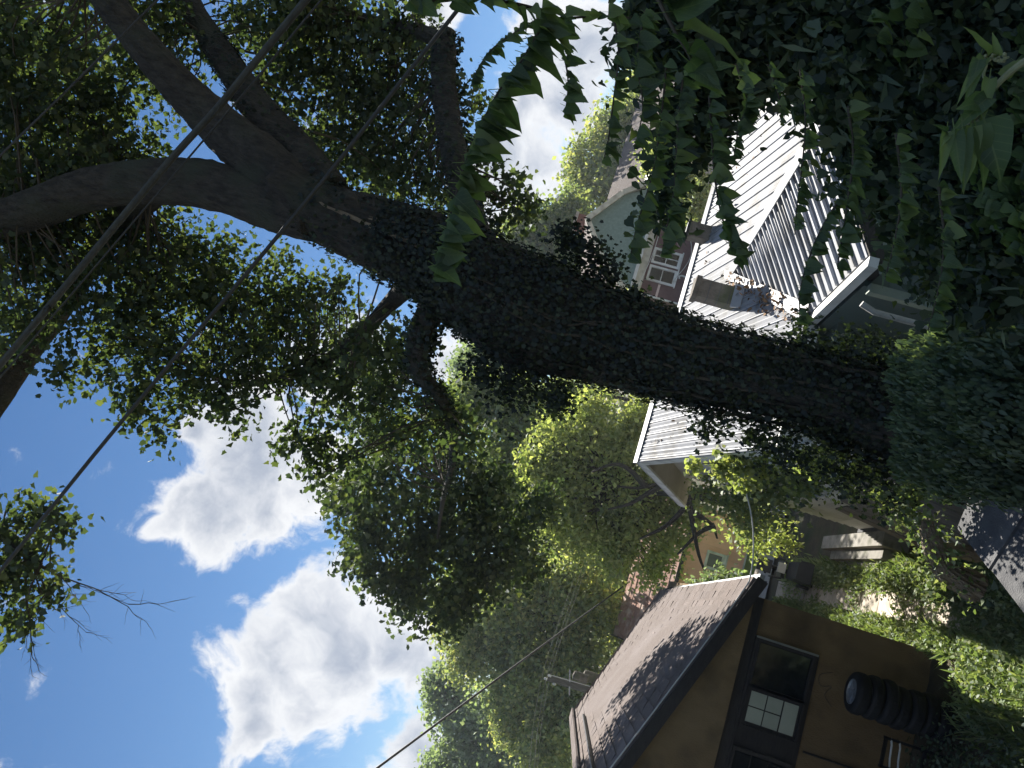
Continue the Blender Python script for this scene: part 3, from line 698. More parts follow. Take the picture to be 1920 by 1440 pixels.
# stack of tyres against the brown wall, and bent pipes beside it
ty_names = ['lowest tyre of the stack against the brown wall, sunk in weeds', 'second tyre from the bottom of the stack at the brown wall', 'third tyre from the bottom of the stack at the brown wall', 'fourth tyre from the bottom of the stack at the brown wall', 'fifth tyre from the bottom of the stack at the brown wall', 'sixth tyre, just under the rimmed tyre on the stack', 'topmost tyre of the stack, with a metal wheel rim in it']
tz = 0.05; trs = random.Random(4)
for k, lab in enumerate(ty_names):
    w = 0.215+trs.uniform(-.01, .015); r = 0.335+trs.uniform(-.012, .012); ox, oy = -0.52+trs.uniform(-.025, .025), 13.5+trs.uniform(-.02, .02)
    o = thing('tyre', (ox, oy, tz), lab, 'tyre', 'tyres stacked against the brown wall')
    pr = [(r-.13, .02), (r-.10, .0), (r-.045, .004), (r-.015, .025), (r, .06), (r, w-.06), (r-.015, w-.025), (r-.045, w-.004), (r-.10, w), (r-.13, w-.02), (r-.135, w*.5)]
    obj('sidewall', MB().lathe((ox, oy, tz), pr, 36), 'rubber', o, smooth=True)
    for q in range(5): obj('tread_band', MB().lathe((ox, oy, tz+.062+q*(w-.124)/5), [(r+.001, 0), (r+.006, .002), (r+.006, .012), (r+.001, .014)], 36), 'rubber', o)
    if k == 6:
        rm = obj('rim', MB().lathe((ox, oy, tz+w-.05), [(r-.13, .012), (r-.125, .04), (r-.14, .042), (r-.15, .0), (r-.17, -.02), (.05, -.005), (.045, .012), (.01, .014)], 30), 'grey_metal', o)
        for q in range(5):
            a = q*1.2566+.3; obj('spoke', MB().bar((ox+.05*math.cos(a), oy+.05*math.sin(a), tz+w-.042), (ox+.19*math.cos(a), oy+.19*math.sin(a), tz+w-.03), .035, .02), 'grey_metal', rm)
    tz += w-.004
PR = thing('pipe_rack', (-1.25, 13.4, 0), 'dark metal frame with two pale bent pipes beside the tyre stack', 'rack')
for zc in (0.83, 0.70): obj('pipe', MB().tube([(-1.0, 13.38, zc+.02), (-1.1, 13.36, zc), (-1.3, 13.36, zc-.01), (-1.45, 13.4, zc-.05)], 0.016, 8), 'pale_wire', PR)
mb = MB()
for xx in (-1.02, -1.45): mb.box((xx-.02, 13.36, 0), (xx+.02, 13.42, 0.95))
mb.box((-1.47, 13.36, 0.9), (-1.0, 13.42, 0.94)); mb.box((-1.44, 13.36, 0.3), (-1.04, 13.42, 0.34)); obj('frame', mb, 'black_metal', PR)

# --- peach cottage across the street -------------------------------------
PH = thing('peach_cottage', (1.5, 42, -2.4), 'small peach cottage with weathered reddish roof across the street', 'house')
PY = 40.0
mb = MB(); mb.box((-2.4, PY, -2.5), (4.6, 46, 0.95)); obj('wall', mb, 'peach', PH)
for i in range(16):
    mb = MB(); xx = -2.3+i*0.45; mb.box((xx, PY-0.015, -2.4), (xx+0.43, PY-0.001, 0.9)); obj('siding_panel', mb, 'peach', PH)
mb = MB(); mb.box((-2.4, PY-0.03, -2.5), (4.6, PY-0.016, -2.2)); obj('skirt_board', mb, 'white_trim', PH)
mb = MB(); mb.slab([(-2.7, PY-0.45, 0.85), (4.9, PY-0.45, 0.85), (4.9, 43, 2.75), (-2.7, 43, 2.75)], (0, -.5, 1), 0.12); prf = obj('roof', mb, 'red_shingle', PH)
mb = MB(); mb.slab([(-2.7, 43, 2.75), (4.9, 43, 2.75), (4.9, 46.4, 0.85), (-2.7, 46.4, 0.85)], (0, .5, 1), 0.12); obj('roof', mb, 'red_shingle', PH)
for j in range(9):
    for i in range(20):
        t0, t1 = j/9, (j+1)/9; x0 = -2.7+i*.38+(j % 2)*.19; x1 = min(x0+.37, 4.9)
        a = (PY-.45+3.45*t0, .85+1.9*t0); b = (PY-.45+3.45*t1, .85+1.9*t1)
        if x1-x0 < .1: continue
        lf = random.uniform(.01, .03)
        obj('shingle', MB().add([(x0, a[0], a[1]+.005), (x1, a[0], a[1]+.005), (x1, a[0], a[1]+.02+lf), (x0, a[0], a[1]+.02+lf), (x1, b[0], b[1]+.012), (x0, b[0], b[1]+.012)], [(0, 1, 2, 3), (3, 2, 4, 5), (0, 3, 5), (1, 4, 2)]), 'red_shingle', prf)
w = window(PH, 1.95, 2.85, -1.35, -0.35, PY-0.016, 'white_trim', 0.12, (1, 1), pane='grey_glass')
obj('shutter', MB().box((2.00, PY-0.10, -1.33), (2.80, PY-0.087, -1.12)), 'white_trim', w)
mb = MB(); mb.box((-2.75, PY-0.5, 0.7), (4.95, PY-0.455, 0.9)); obj('fascia', mb, 'timber', PH)
mb = MB(); mb.bar((-2.72, PY-.45, .9), (-2.72, 43, 2.8), .06, .16); obj('rake_board', mb, 'timber', PH)

# --- gambrel house up the hill -------------------------------------------
GH = thing('gambrel_house', (14.75, 36, 0), 'tall house with green gambrel gable, cream trim and plum walls', 'house')
HY = 32.5; PKX = 14.75
prof = [(PKX-2.75, 7.25), (PKX-1.65, 8.55), (PKX, 9.72), (PKX+1.65, 8.55), (PKX+2.75, 7.25)]
mb = MB(); mb.slab([(x, HY, z) for x, z in [(PKX-2.6, 6.9)]+prof[1:4]+[(PKX+2.6, 6.9)]], (0, -1, 0), -0.2); obj('gable_wall', mb, 'teal_shingle', GH)
for j in range(13):   # shingle courses of the gable
    z = 7.0+j*0.2; hw = 2.5 if z < 7.4 else (2.5-(z-7.3)*0.72 if z < 8.55 else max(0.1, 1.62-(z-8.55)*1.42))
    obj('gable_course', MB().slab([(PKX-hw, HY-.02, z), (PKX+hw, HY-.02, z), (PKX+hw*.98, HY-.004, z+.19), (PKX-hw*.98, HY-.004, z+.19)], (0, -1, .1), .012), 'teal_shingle', GH)
mb = MB(); mb.box((PKX-2.6, HY, -0.5), (PKX+2.6, 44, 6.88)); obj('wall', mb, 'plum_siding', GH)
for (xa, za), (xb, zb) in zip(prof[:-1], prof[1:]):
    mb = MB(); nn = (zb-za, 0, xb-xa); nn = (-nn[0], 0, nn[2])
    mb.slab([(xa, HY-0.45, za+.08), (xb, HY-0.45, zb+.08), (xb, 44.3, zb+.08), (xa, 44.3, za+.08)], nn, 0.1); obj('roof', mb, 'shingle', GH)
    mb = MB(); mb.bar((xa, HY-0.47, za-.02), (xb, HY-0.47, zb-.02), 0.05, 0.24); obj('rake_board', mb, 'cream_trim', GH)
    mb = MB(); mb.slab([(xa, HY-0.44, za-.06), (xb, HY-0.44, zb-.06), (xb, HY, zb-.06), (xa, HY, za-.06)], nn, 0.02); obj('soffit', mb, 'cream_trim', GH)
window(GH, PKX-0.72, PKX+0.55, 7.85, 8.95, HY-0.025, 'cream_trim', 0.12, (2, 1), gap=0.14)
mb = MB(); mb.box((PKX-2.75, HY-0.35, 6.88), (PKX+2.75, HY+0.02, 7.02)); obj('frieze_cap', mb, 'white_trim', GH)
mb = MB(); mb.box((PKX-2.7, HY-0.25, 6.55), (PKX+2.7, HY-0.001, 6.875)); obj('frieze', mb, 'cream_trim', GH)
window(GH, PKX-1.9, PKX-1.15, 5.2, 6.45, HY, 'white_trim', 0.1, (1, 2))
window(GH, PKX-1.05, PKX-0.3, 5.2, 6.45, HY, 'white_trim', 0.1, (2, 2))
mb = MB(); mb.box((PKX-2.8, HY-1.9, 4.55), (PKX+2.8, HY, 4.75)); obj('porch_roof', mb, 'cream_trim', GH)
mb = MB(); mb.box((PKX-2.8, HY-1.92, 4.35), (PKX+2.8, HY-1.8, 4.54)); obj('porch_beam', mb, 'cream_trim', GH)
for xx in (-2.6, -0.9, 0.9, 2.6): obj('porch_post', MB().box((PKX+xx-.09, HY-1.92, 0), (PKX+xx+.09, HY-1.75, 4.35)), 'cream_trim', GH)
for k in range(6): obj('porch_rail', MB().box((PKX-2.5+k*.85, HY-1.88, 2.6), (PKX-2.42+k*.85, HY-1.82, 3.4)), 'cream_trim', GH)
for zz in (2.55, 3.4): obj('porch_rail', MB().box((PKX-2.6, HY-1.9, zz), (PKX+2.6, HY-1.8, zz+.09)), 'cream_trim', GH)
mb = MB(); mb.box((PKX-2.58, HY-.03, 5.75), (PKX-1.95, HY-.001, 5.85)); mb.box((PKX-0.25, HY-.03, 5.75), (PKX+2.5, HY-.001, 5.85)); obj('band_board', mb, 'pink_siding', GH)
obj('corner_pipe', MB().tube([(PKX-2.62, HY-.1, 6.5), (PKX-2.62, HY-.1, 0.2)], 0.045, 8), 'white_trim', GH)
obj('bent_pipe', MB().tube([(PKX-1.55, HY-.3, 5.05), (PKX-1.45, HY-.3, 5.1), (PKX-1.4, HY-.3, 5.0), (PKX-1.4, HY-.3, 4.76)], 0.04, 8), 'white_trim', GH)
gch = obj('chimney', MB().box((PKX+1.0, 35.5, 8.8), (PKX+1.75, 36.2, 10.5)), 'brick', GH)
obj('chimney_cap', MB().box((PKX+0.94, 35.44, 10.505), (PKX+1.81, 36.26, 10.65)), 'pale_concrete', gch)
mb = MB(); mb.slab([(PKX+2.7, 34, 7.2), (PKX+4.6, 34, 7.9), (PKX+4.6, 40, 7.9), (PKX+2.7, 40, 7.2)], (0, 0, 1), .12); obj('dormer_roof', mb, 'white_trim', GH)
obj('service_wire', MB().tube(smooth_path([(PKX-2.6, HY-.3, 6.7), (PKX-.4, HY-1.2, 6.45), (PKX+3, HY-3, 6.7)], 12), 0.014, 5), 'pale_wire', GH)
obj('service_wire', MB().tube(smooth_path([(PKX-1.9, HY-.6, 5.3), (PKX-.9, HY-1.4, 4.9), (PKX-.1, HY-2.2, 5.4), (PKX+.2, HY-2.6, 6.1)], 12), 0.016, 5), 'pale_wire', GH)

# --- pink sided house farther right ---------------------------------------
KH = thing('pink_house', (26, 45, 0), 'pale pink sided house glimpsed behind the hanging vines', 'house')
mb = MB(); mb.box((22.6, 42, -0.5), (31, 50, 8.05)); obj('wall', mb, 'pink_siding', KH)
for k in range(12):
    obj('siding_board', MB().slab([(22.58, 41.97, 5.6+k*.2), (31, 41.97, 5.6+k*.2), (31, 41.99, 5.79+k*.2), (22.58, 41.99, 5.79+k*.2)], (0, -1, .1), .015), 'pink_siding', KH)
mb = MB(); mb.slab([(22.2, 41.5, 8.0), (31.4, 41.5, 8.0), (31.4, 46, 10.2), (22.2, 46, 10.2)], (0, -.5, 1), .12); mb.slab([(22.2, 46, 10.2), (31.4, 46, 10.2), (31.4, 50.5, 8), (22.2, 50.5, 8)], (0, .5, 1), .12); obj('roof', mb, 'shingle', KH)
for xx in (24.2, 27.2): window(KH, xx, xx+1, 6.3, 7.6, 41.96, 'white_trim', .1, (1, 2))

# ---------------------------------------------------------------- small things along the passage
ST = thing('concrete_steps', (2.2, 18, 0), 'three pale concrete steps against the white house wall', 'steps')
for k, (xa, xb, za, ya, yb) in enumerate(((2.28, 2.59, 0.52, 16.2, 19.9), (2.06, 2.275, 0.36, 16.5, 19.6), (1.84, 2.055, 0.20, 17.0, 19.3))):
    obj('step', MB().box((xa, ya, -0.1), (xb, yb, za)), 'shaded_step_concrete', ST)
# old board skirt leaning beside the trunk
PF = thing('plank_skirt', (2.5, 12.5, 0), 'dark weathered plank skirting leaning at the side of the white house', 'planks')
for k in range(15):
    y = 10.4+k*0.33; h = 3.1-0.09*k+random.uniform(-.1, .1)
    mb = MB(); mb.slab([(2.30, y, 0.1), (2.30+random.uniform(-.02, .02), y+0.3, 0.1), (2.5, y+0.3-.35, h), (2.5, y-.35, h)], (-1, 0, .1), 0.03)
    obj('board', mb, 'plank', PF)
for k in range(2):
    obj('pale_slat', MB().bar((2.08-.05*k, 10.2+k*.3, 2.75-.1*k), (2.02-.05*k, 11.9+k*.2, 1.05-.1*k), 0.03, 0.11), 'pale_plank', PF)
# concrete landing near the camera
LD = thing('concrete_landing', (1.3, 7.0, 2.2), 'dark grey concrete landing slab with a joint, lower corner near the stump', 'slab')
top = [(1.84, 7.5), (1.45, 7.68), (0.55, 6.15), (0.9, 5.2), (1.75, 5.2)]
def landing(name, poly, z, t):
    mb = MB(); k = len(poly); n_ = 6
    return obj(name, MB().slab([(a, b, z) for a, b in poly], (0, 0, 1), t), 'concrete', LD)
landing('slab', [(1.86, 7.5), (1.45, 7.68), (1.06, 7.0), (1.52, 6.62), (1.80, 6.9)], 3.10, 0.16)
landing('slab', [(1.52, 6.60), (1.05, 6.98), (0.45, 5.95), (0.75, 5.0), (1.6, 5.0)], 3.085, 0.16)
obj('riser', MB().slab([(1.80, 7.42), (1.44, 7.6), (0.55, 6.0), (0.85, 5.0), (1.55, 5.0), (1.75, 6.8)] and [(1.80, 7.42, 2.93), (1.44, 7.6, 2.93), (0.52, 6.0, 2.93), (0.85, 5.05, 2.93), (1.55, 5.05, 2.93), (1.75, 6.8, 2.93)], (0, 0, 1), 1.6), 'timber', LD)
# stump
sp = atd(1745, 1030, 7.3)
SP = thing('tree_stump', (sp[0]+.1, sp[1], sp[2]-.5), 'sunlit shaggy bark stump wrapped in vines beside the landing', 'stump')
c0 = np.array((sp[0], sp[1], sp[2]))
tip = atd(1735, 975, 7.3); bt = atd(1772, 1066, 7.3)
pts = smooth_path([tuple(tip)+(.055,), tuple((tip+bt)/2+(0, 0, .02))+(.10,), tuple(bt)+(.115,), tuple(bt+(-.1, .05, -.35))+(.15,)], 30)
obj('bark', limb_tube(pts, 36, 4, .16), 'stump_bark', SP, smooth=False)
obj('side_root', MB().tube([bt+(0.05, 0, .08), bt+(.17, -.02, .05), bt+(.22, .05, -.3)], [.05, .055, .07], 10, .25, seed=5), 'stump_bark', SP)
n = 420; q = pts[rng.integers(0, 30, n)]; lp = q[:, :3]+unit(n)*(q[:, 3:4]*1.1+rng.random((n, 1))*.16)
tag(leaf_mesh('vine_leaves', lp, droop(n, .6), unit(n), rng.uniform(.03, .06, n), 'heart', 'leaf_weed', SP), kind='stuff')
# mobility scooter at the end of the path
MS = thing('mobility_scooter', (1.65, 21.6, 0.07), 'black mobility scooter parked at the far end of the weedy path', 'scooter')
sx, sy, sz = 1.65, 21.6, 0.07
obj('seat_back', MB().slab([(sx-.22, sy, sz+1.05), (sx+.14, sy, sz+1.05), (sx+.13, sy+.05, sz+1.42), (sx-.2, sy+.05, sz+1.42)], (0, -1, 0), .09), 'black_plastic', MS)
obj('seat', MB().box((sx-.24, sy, sz+.68), (sx+.22, sy+.45, sz+.78)), 'black_plastic', MS)
obj('seat_post', MB().tube([(sx, sy+.2, sz+.4), (sx, sy+.15, sz+1.2)], .035, 8), 'black_metal', MS)
obj('battery_box', MB().box((sx-.12, sy-.12, sz+.72), (sx+.14, sy-.02, sz+.92)), 'grey_plastic', MS)
obj('body', MB().slab([(sx-.26, sy-.1, sz+.28), (sx+.26, sy-.1, sz+.28), (sx+.22, sy-.06, sz+.66), (sx-.22, sy-.06, sz+.66)], (0, -1, 0), -.9), 'black_plastic', MS)
for s in (-1, 1):
    wv = obj('wheel', MB().lathe((sx+s*.31, sy, sz+.17), [(.05, -.045), (.15, -.045), (.17, -.02), (.17, .02), (.15, .045), (.05, .045)], 18, 'x'), 'rubber', MS)
    obj('rim', MB().lathe((sx+s*.31, sy, sz+.17), [(.03, -.05), (.09, -.05), (.09, .05), (.03, .05)], 14, 'x'), 'grey_metal', wv)
    obj('armrest', MB().tube([(sx+s*.25, sy, sz+.75), (sx+s*.27, sy+.02, sz+.98), (sx+s*.27, sy+.3, sz+1.0)], .025, 8), 'black_plastic', MS)
obj('front_wheel', MB().lathe((sx, sy+1.0, sz+.14), [(.05, -.05), (.13, -.05), (.14, 0), (.13, .05), (.05, .05)], 16, 'x'), 'rubber', MS)
obj('tiller', MB().tube([(sx, sy+.95, sz+.3), (sx, sy+.75, sz+1.0), (sx-.2, sy+.7, sz+1.02)], .03, 8), 'black_metal', MS)

# ---------------------------------------------------------------- utility pole and wires
UY = 32.5
pt, pb = atY(1027, 1270, UY), atY(1110, 1295, UY)
UP = thing('utility_pole', (pb[0], UY, -1.2), 'wooden utility pole with transformer rising behind the brown roof', 'pole')
obj('post', MB().tube([(pb[0], UY, -1.3), (pb[0], UY, pb[2]), tuple(pt)], [.2, .17, .14], 12), 'pole_wood', UP)
obj('transformer', MB().lathe((pt[0]+.42, UY-.1, pt[2]-1.55), [(.13, 0), (.18, .04), (.18, .55), (.16, .6), (.05, .64)], 16), 'chimney_block', UP)
obj('transformer', MB().lathe((pt[0]+.50, UY+.25, pt[2]-1.95), [(.16, 0), (.22, .04), (.22, .55), (.2, .6), (.05, .64)], 16), 'chimney_block', UP)
obj('cross_bracket', MB().bar((pt[0]-.35, UY-.1, pt[2]-1.0), (pt[0]+.55, UY-.1, pt[2]-.75), .06, .06), 'grey_metal', UP)
obj('cross_bracket', MB().box((pt[0]-.45, UY-.2, pt[2]-2.05), (pt[0]+.3, UY+.1, pt[2]-1.9)), 'white_trim', UP)
obj('ground_wire', MB().tube([(pt[0]+.13, UY-.16, pt[2]), (pb[0]+.16, UY-.18, pb[2])], .015, 5), 'pale_wire', UP)
for k, (dx, dz) in enumerate(((-.06, .1), (.1, -.02), (-.14, -.28))): obj('insulator', MB().lathe((pt[0]+dx, UY-.15, pt[2]+dz-.1), [(.03, 0), (.055, .03), (.03, .06), (.055, .09), (.02, .14)], 10), 'white_trim', UP)
def run_on(ctrl, L_):
    c = [np.array(q, float) for q in ctrl]; a = c[0]-c[1]; b = c[-1]-c[-2]
    return [c[0]+a/np.linalg.norm(a)*L_]+c+[c[-1]+b/np.linalg.norm(b)*L_]
def wire(name, ctrl, rad, mat, label, cat='cable', n=24, group=None):
    if name in ('overhead_cable', 'power_line'): ctrl = run_on(ctrl, 14.0)
    p = smooth_path(ctrl, n); return tag(obj(name, MB().tube(p, rad, 8), mat, smooth=True), label, cat, group)
for k, (dy, lab) in enumerate(((-7, 'topmost thin line over the utility pole'), (2, 'middle thin line at the utility pole top'), (8, 'lowest thin line at the utility pole top'))):
    wire('power_line', [atY(1122+dy, 955, 40), atY(1085+dy, 1080, 37), atY(1047+dy, 1190, 34), atY(1022+dy, 1275, 32.4), atY(1006+dy, 1370, 31), atY(997+dy, 1475, 29)], 0.006, 'cable_wrap', lab, group='lines on the utility pole')
wire('dark_service_line', [atY(660, 1475, 17), atY(880, 1312, 21), atY(1075, 1168, 26), atY(1175, 1095, 29)], 0.028, 'cable', 'dark straight line slanting across the trees above the brown roof')
# thick lashed bundle and single cables overhead
bn = smooth_path(run_on([atd(-90, 790, 6.4), atd(60, 610, 6.1), atd(300, 320, 5.8), atd(420, 185, 5.7), atd(640, -85, 5.5)], 14.0), 80)
CB = thing('lashed_cable_bundle', bn[40], 'thick lashed utility cable bundle crossing in front of the main limbs', 'cable')
obj('strand', MB().tube(bn, 0.020, 8), 'cable_wrap', CB, smooth=True)
obj('strand', MB().tube([p+np.array((.022, 0, -.022)) for p in bn], 0.022, 8), 'cable', CB, smooth=True)
obj('strand', MB().tube([p+np.array((.012*math.sin(i), .02, .018)) for i, p in enumerate(bn)], 0.012, 6), 'cable', CB, smooth=True)
lw = smooth_path(bn[14:66], 420); obj('lashing_wire', MB().tube([p+np.array((.030*math.cos(i*1.1)+.01, .028*math.sin(i*1.1), .030*math.sin(i*1.1)-.01)) for i, p in enumerate(lw)], 0.0022, 5), 'cable_wrap', CB)
wire('overhead_cable', [atd(-80, 1170, 7.0), atd(220, 800, 6.6), atd(560, 395, 6.3), atd(940, -85, 6.0)], 0.017, 'cable', 'single black cable running diagonally across blue sky and trunk')
wire('overhead_cable', [atd(-80, 370, 7.6), atd(130, 165, 7.3), atd(370, -75, 7.0)], 0.011, 'cable', 'thin dark cable across leaves in the upper crown, highest of the cables')
wire('overhead_cable', [atd(350, 300, 7.0), atd(470, 160, 6.9), atd(660, -70, 6.6)], 0.009, 'cable', 'thin cable just below and alongside the lashed bundle')
# pale drop wire from the white house to the brown roof
wire('drop_wire', [atY(1345, 830, 10.5), atY(1392, 905, 11.5), atY(1412, 990, 12.6), atY(1408, 1075, 13.6), (0.35, 13.95, 3.5), (-1.5, 13.9, 4.25), (-4.0, 13.85, 5.3)], 0.012, 'pale_wire', 'pale drop wire sagging from white house to brown roof edge')

# ---------------------------------------------------------------- the big ivy tree
TY = 7.9
def pxw(x, y, Y, wpx):
    p = atY(x, y, Y); d = np.dot(p-EYE, np.array(fwd)); return (*p, wpx*d/F_PX/2)
base = atY(1740, 815, TY)
BT = thing('ivy_covered_tree', (base[0], base[1], 1.2), 'huge ivy-covered tree with forked limbs filling the middle of the view', 'tree')
tr = smooth_path([(base[0], TY, 0.9, .6), pxw(1700, 800, TY, 180), pxw(1560, 745, TY, 150), pxw(1400, 705, TY, 150), pxw(1250, 668, TY, 158), pxw(1120, 626, TY, 172), pxw(1000, 590, TY, 196), pxw(900, 538, TY, 180), pxw(800, 478, TY, 150), pxw(700, 440, TY, 135), pxw(600, 395, TY, 118), pxw(530, 350, TY, 118)], 120)
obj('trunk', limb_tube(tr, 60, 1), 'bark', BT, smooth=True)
limb_defs = {
 'A': [pxw(600, 388, TY, 100), pxw(500, 310, 7.9, 98), pxw(400, 225, 7.9, 84), pxw(300, 125, 7.7, 72), pxw(200, 0, 7.5, 66), pxw(100, -140, 7.3, 60)],
 'B': [pxw(620, 370, TY, 100), pxw(560, 290, 8.1, 84), pxw(480, 200, 8.3, 66), pxw(420, 110, 8.5, 52), pxw(380, 50, 8.7, 44), pxw(330, -40, 8.9, 38)],
 'C': [pxw(590, 405, TY, 96), pxw(500, 378, 8.0, 92), pxw(400, 348, 8.1, 88), pxw(280, 342, 8.2, 82), pxw(160, 358, 8.3, 76), pxw(40, 400, 8.4, 74), pxw(-90, 430, 8.5, 60)],
 'D': [pxw(860, 520, TY, 80), pxw(795, 610, 8.0, 50), pxw(785, 690, 8.3, 36), pxw(830, 755, 9.3, 22), pxw(850, 850, 11.5, 14), pxw(830, 940, 15, 9), pxw(820, 1010, 18, 4)],
 'E': [pxw(900, 490, TY, 90), pxw(880, 400, 8.2, 60), pxw(855, 300, 8.4, 50), pxw(835, 180, 8.6, 46), pxw(832, 100, 8.7, 44), pxw(838, 62, 8.75, 36)],
 'F': [pxw(832, 85, 8.7, 34), pxw(790, 60, 8.8, 30), pxw(720, 45, 9.0, 24), pxw(640, 25, 9.2, 18), pxw(560, 10, 9.4, 10)],
 'G': [pxw(300, 345, 8.6, 60), pxw(200, 440, 10.0, 48), pxw(125, 560, 10.4, 46), pxw(50, 665, 10.4, 50), pxw(-30, 790, 10.2, 46), pxw(-120, 900, 9.9, 36), pxw(-60, 960, 9.6, 32), pxw(20, 1010, 9.5, 24), pxw(75, 1060, 9.4, 13)],
 'H': [pxw(800, 500, TY, 70), pxw(730, 570, 9.2, 36), pxw(650, 650, 10.4, 24), pxw(560, 700, 10.6, 16), pxw(460, 720, 10.6, 11), pxw(380, 700, 10.6, 7)],
}
limb_pts = {}
for k, ctrl in limb_defs.items():
    p = smooth_path(ctrl, 64); p[:, 3] = np.maximum(p[:, 3], 0.01)
    limb_pts[k] = p
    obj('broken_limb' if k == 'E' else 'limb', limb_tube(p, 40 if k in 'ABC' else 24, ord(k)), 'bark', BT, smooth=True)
# long scar where the limbs part
for k, (off, r_) in enumerate(((-.1, .02), (.14, .014))):
    sp0 = tr[78:118].copy(); sp0[:, 1] -= sp0[:, 3]*.90; sp0[:, 0] += off*np.linspace(1, -.4, 40); sp0[:, 2] += .03*np.sin(np.arange(40)*.5)
    obj('bark_scar', MB().tube(sp0[:, :3], list(r_*(.4+np.sin(np.linspace(.1, 3.0, 40)))), 7, .4, seed=k), 'stump_bark', BT)
for k in range(7):     # woody ivy runners climbing the trunk
    a0 = -2.6+k*.36; q = tr[4:78:3]; an = a0+np.cumsum(rng.normal(size=len(q))*.09)
    rp = np.stack([q[:, 0]+np.cos(an)*q[:, 3]*1.03, q[:, 1]+np.sin(an)*q[:, 3]*1.03, q[:, 2]], 1); obj('ivy_runner', MB().tube(smooth_path(rp, 60), list(np.linspace(.022, .009, 60)), 6, .2, seed=k), 'twig', BT)
# crown: (photo x, y, radius px, depth)
crown_px = [(30, 60, 70, 9.5), (20, 170, 90, 10), (60, 260, 100, 10.5), (150, 180, 80, 10.5), (210, 260, 90, 11), (110, 100, 55, 9.5), (250, 330, 80, 11.5), (140, 330, 90, 10), (50, 380, 100, 10), (150, 450, 100, 10.5), (60, 500, 90, 10),
 (180, 560, 90, 10), (50, 620, 60, 9.5), (120, 690, 45, 9.5), (290, 460, 90, 11), (300, 560, 100, 10.5), (240, 650, 80, 10), (230, 740, 50, 9.5), (330, 700, 70, 10), (290, 800, 38, 9.5), (400, 500, 90, 11.5), (430, 600, 90, 11), (390, 740, 55, 10), (470, 690, 65, 10.5),
 (530, 540, 80, 12), (520, 620, 80, 11.5), (580, 700, 80, 11), (440, 770, 40, 10), (650, 640, 70, 11), (640, 740, 70, 10.5), (570, 830, 55, 9.8), (630, 870, 60, 9.8), (700, 800, 80, 10.5), (620, 560, 55, 12),
 (720, 680, 80, 11), (700, 930, 75, 9.8), (780, 870, 90, 10.5), (760, 980, 80, 10), (850, 940, 90, 10.5), (720, 1040, 55, 9.6), (800, 1060, 80, 10), (880, 1040, 80, 10.5), (840, 1110, 55, 10), (930, 1000, 60, 11), (900, 900, 70, 11), (860, 1010, 60, 10), (960, 1080, 40, 10.5), (790, 1120, 40, 9.8), (810, 780, 60, 11), (860, 830, 60, 11.5),
 (330, 40, 60, 10), (270, 120, 50, 10.5), (340, 160, 60, 11), (450, 40, 55, 11), (520, 60, 80, 10.5), (560, 130, 80, 11), (610, 40, 70, 10.5), (640, 160, 80, 11), (700, 100, 80, 10.5), (760, 60, 70, 10.5), (720, 200, 80, 11), (650, 250, 75, 11.5), (740, 290, 80, 11), (690, 330, 60, 11.5), (780, 360, 70, 11), (600, 290, 55, 12), (770, 160, 60, 10.5), (800, 240, 55, 10.5), (520, 180, 50, 11.5), (840, 330, 50, 10.5), (880, 190, 40, 10), (900, 280, 45, 10), (890, 380, 45, 10), (940, 350, 35, 10), (955, 400, 40, 9.8), (990, 395, 22, 9.8), (860, 420, 45, 10.5),
 (760, 700, 55, 6.0), (720, 740, 50, 6.3), (800, 770, 50, 6.2), (860, 800, 45, 6.6), (840, 860, 55, 7.0), (760, 820, 60, 6.6), (700, 640, 55, 6.0), (780, 640, 40, 5.6), (680, 850, 60, 2), (680, 960, 50, 2), (740, 1090, 35, 1.5), (900, 1100, 50, 2), (940, 1060, 45, 2), (950, 950, 55, 2.5), (910, 960, 60, 2), (830, 1000, 70, 2.2), (780, 930, 70, 2), (730, 900, 60, 2), (990, 1010, 35, 2), (870, 1130, 30, 1.8), (655, 960, 30, 2), (672, 1025, 26, 2), (700, 1090, 28, 2), (765, 1135, 28, 2), (690, 890, 36, 2), (835, 1150, 26, 2), (1000, 1060, 30, 2), (1010, 950, 30, 2), (690, 1000, 30, 2), (770, 1030, 60, 1.5),
 (720, 420, 50, 11.5), (560, 20, 60, 10), (240, 30, 40, 10),
 (30, 990, 45, 9.5), (70, 960, 38, 9.5), (50, 1050, 55, 9.5), (110, 990, 32, 9.5), (20, 1100, 50, 9.5), (90, 1100, 40, 9.5), (40, 1170, 28, 9.5), (-60, 1050, 80, 9.5), (-80, 300, 150, 11), (-80, 80, 120, 10.5), (-90, 600, 130, 10.5), (-200, 450, 200, 12), (300, -90, 120, 11), (600, -90, 120, 11), (-200, 150, 180, 12)]
crown_px = [(x, y, r, (d if d > 8 else 10)+9.1+rng.uniform(-2.0, 1.2)) if (x > 640 and y > 840) else ((x, y, r*.9, d+3.5) if (x > 640 and y >= 640) else (x, y, r, d)) for x, y, r, d in crown_px]
blobs = px_blobs(crown_px)
for c, rd in list(blobs):
    if np.linalg.norm(c-EYE) > 15:
        for q_ in range(2):
            d_ = unit(1)[0]; blobs.append((c+d_*np.array(rd)*rng.uniform(.8, 1.25), tuple(np.array(rd)*rng.uniform(.3, .5))))
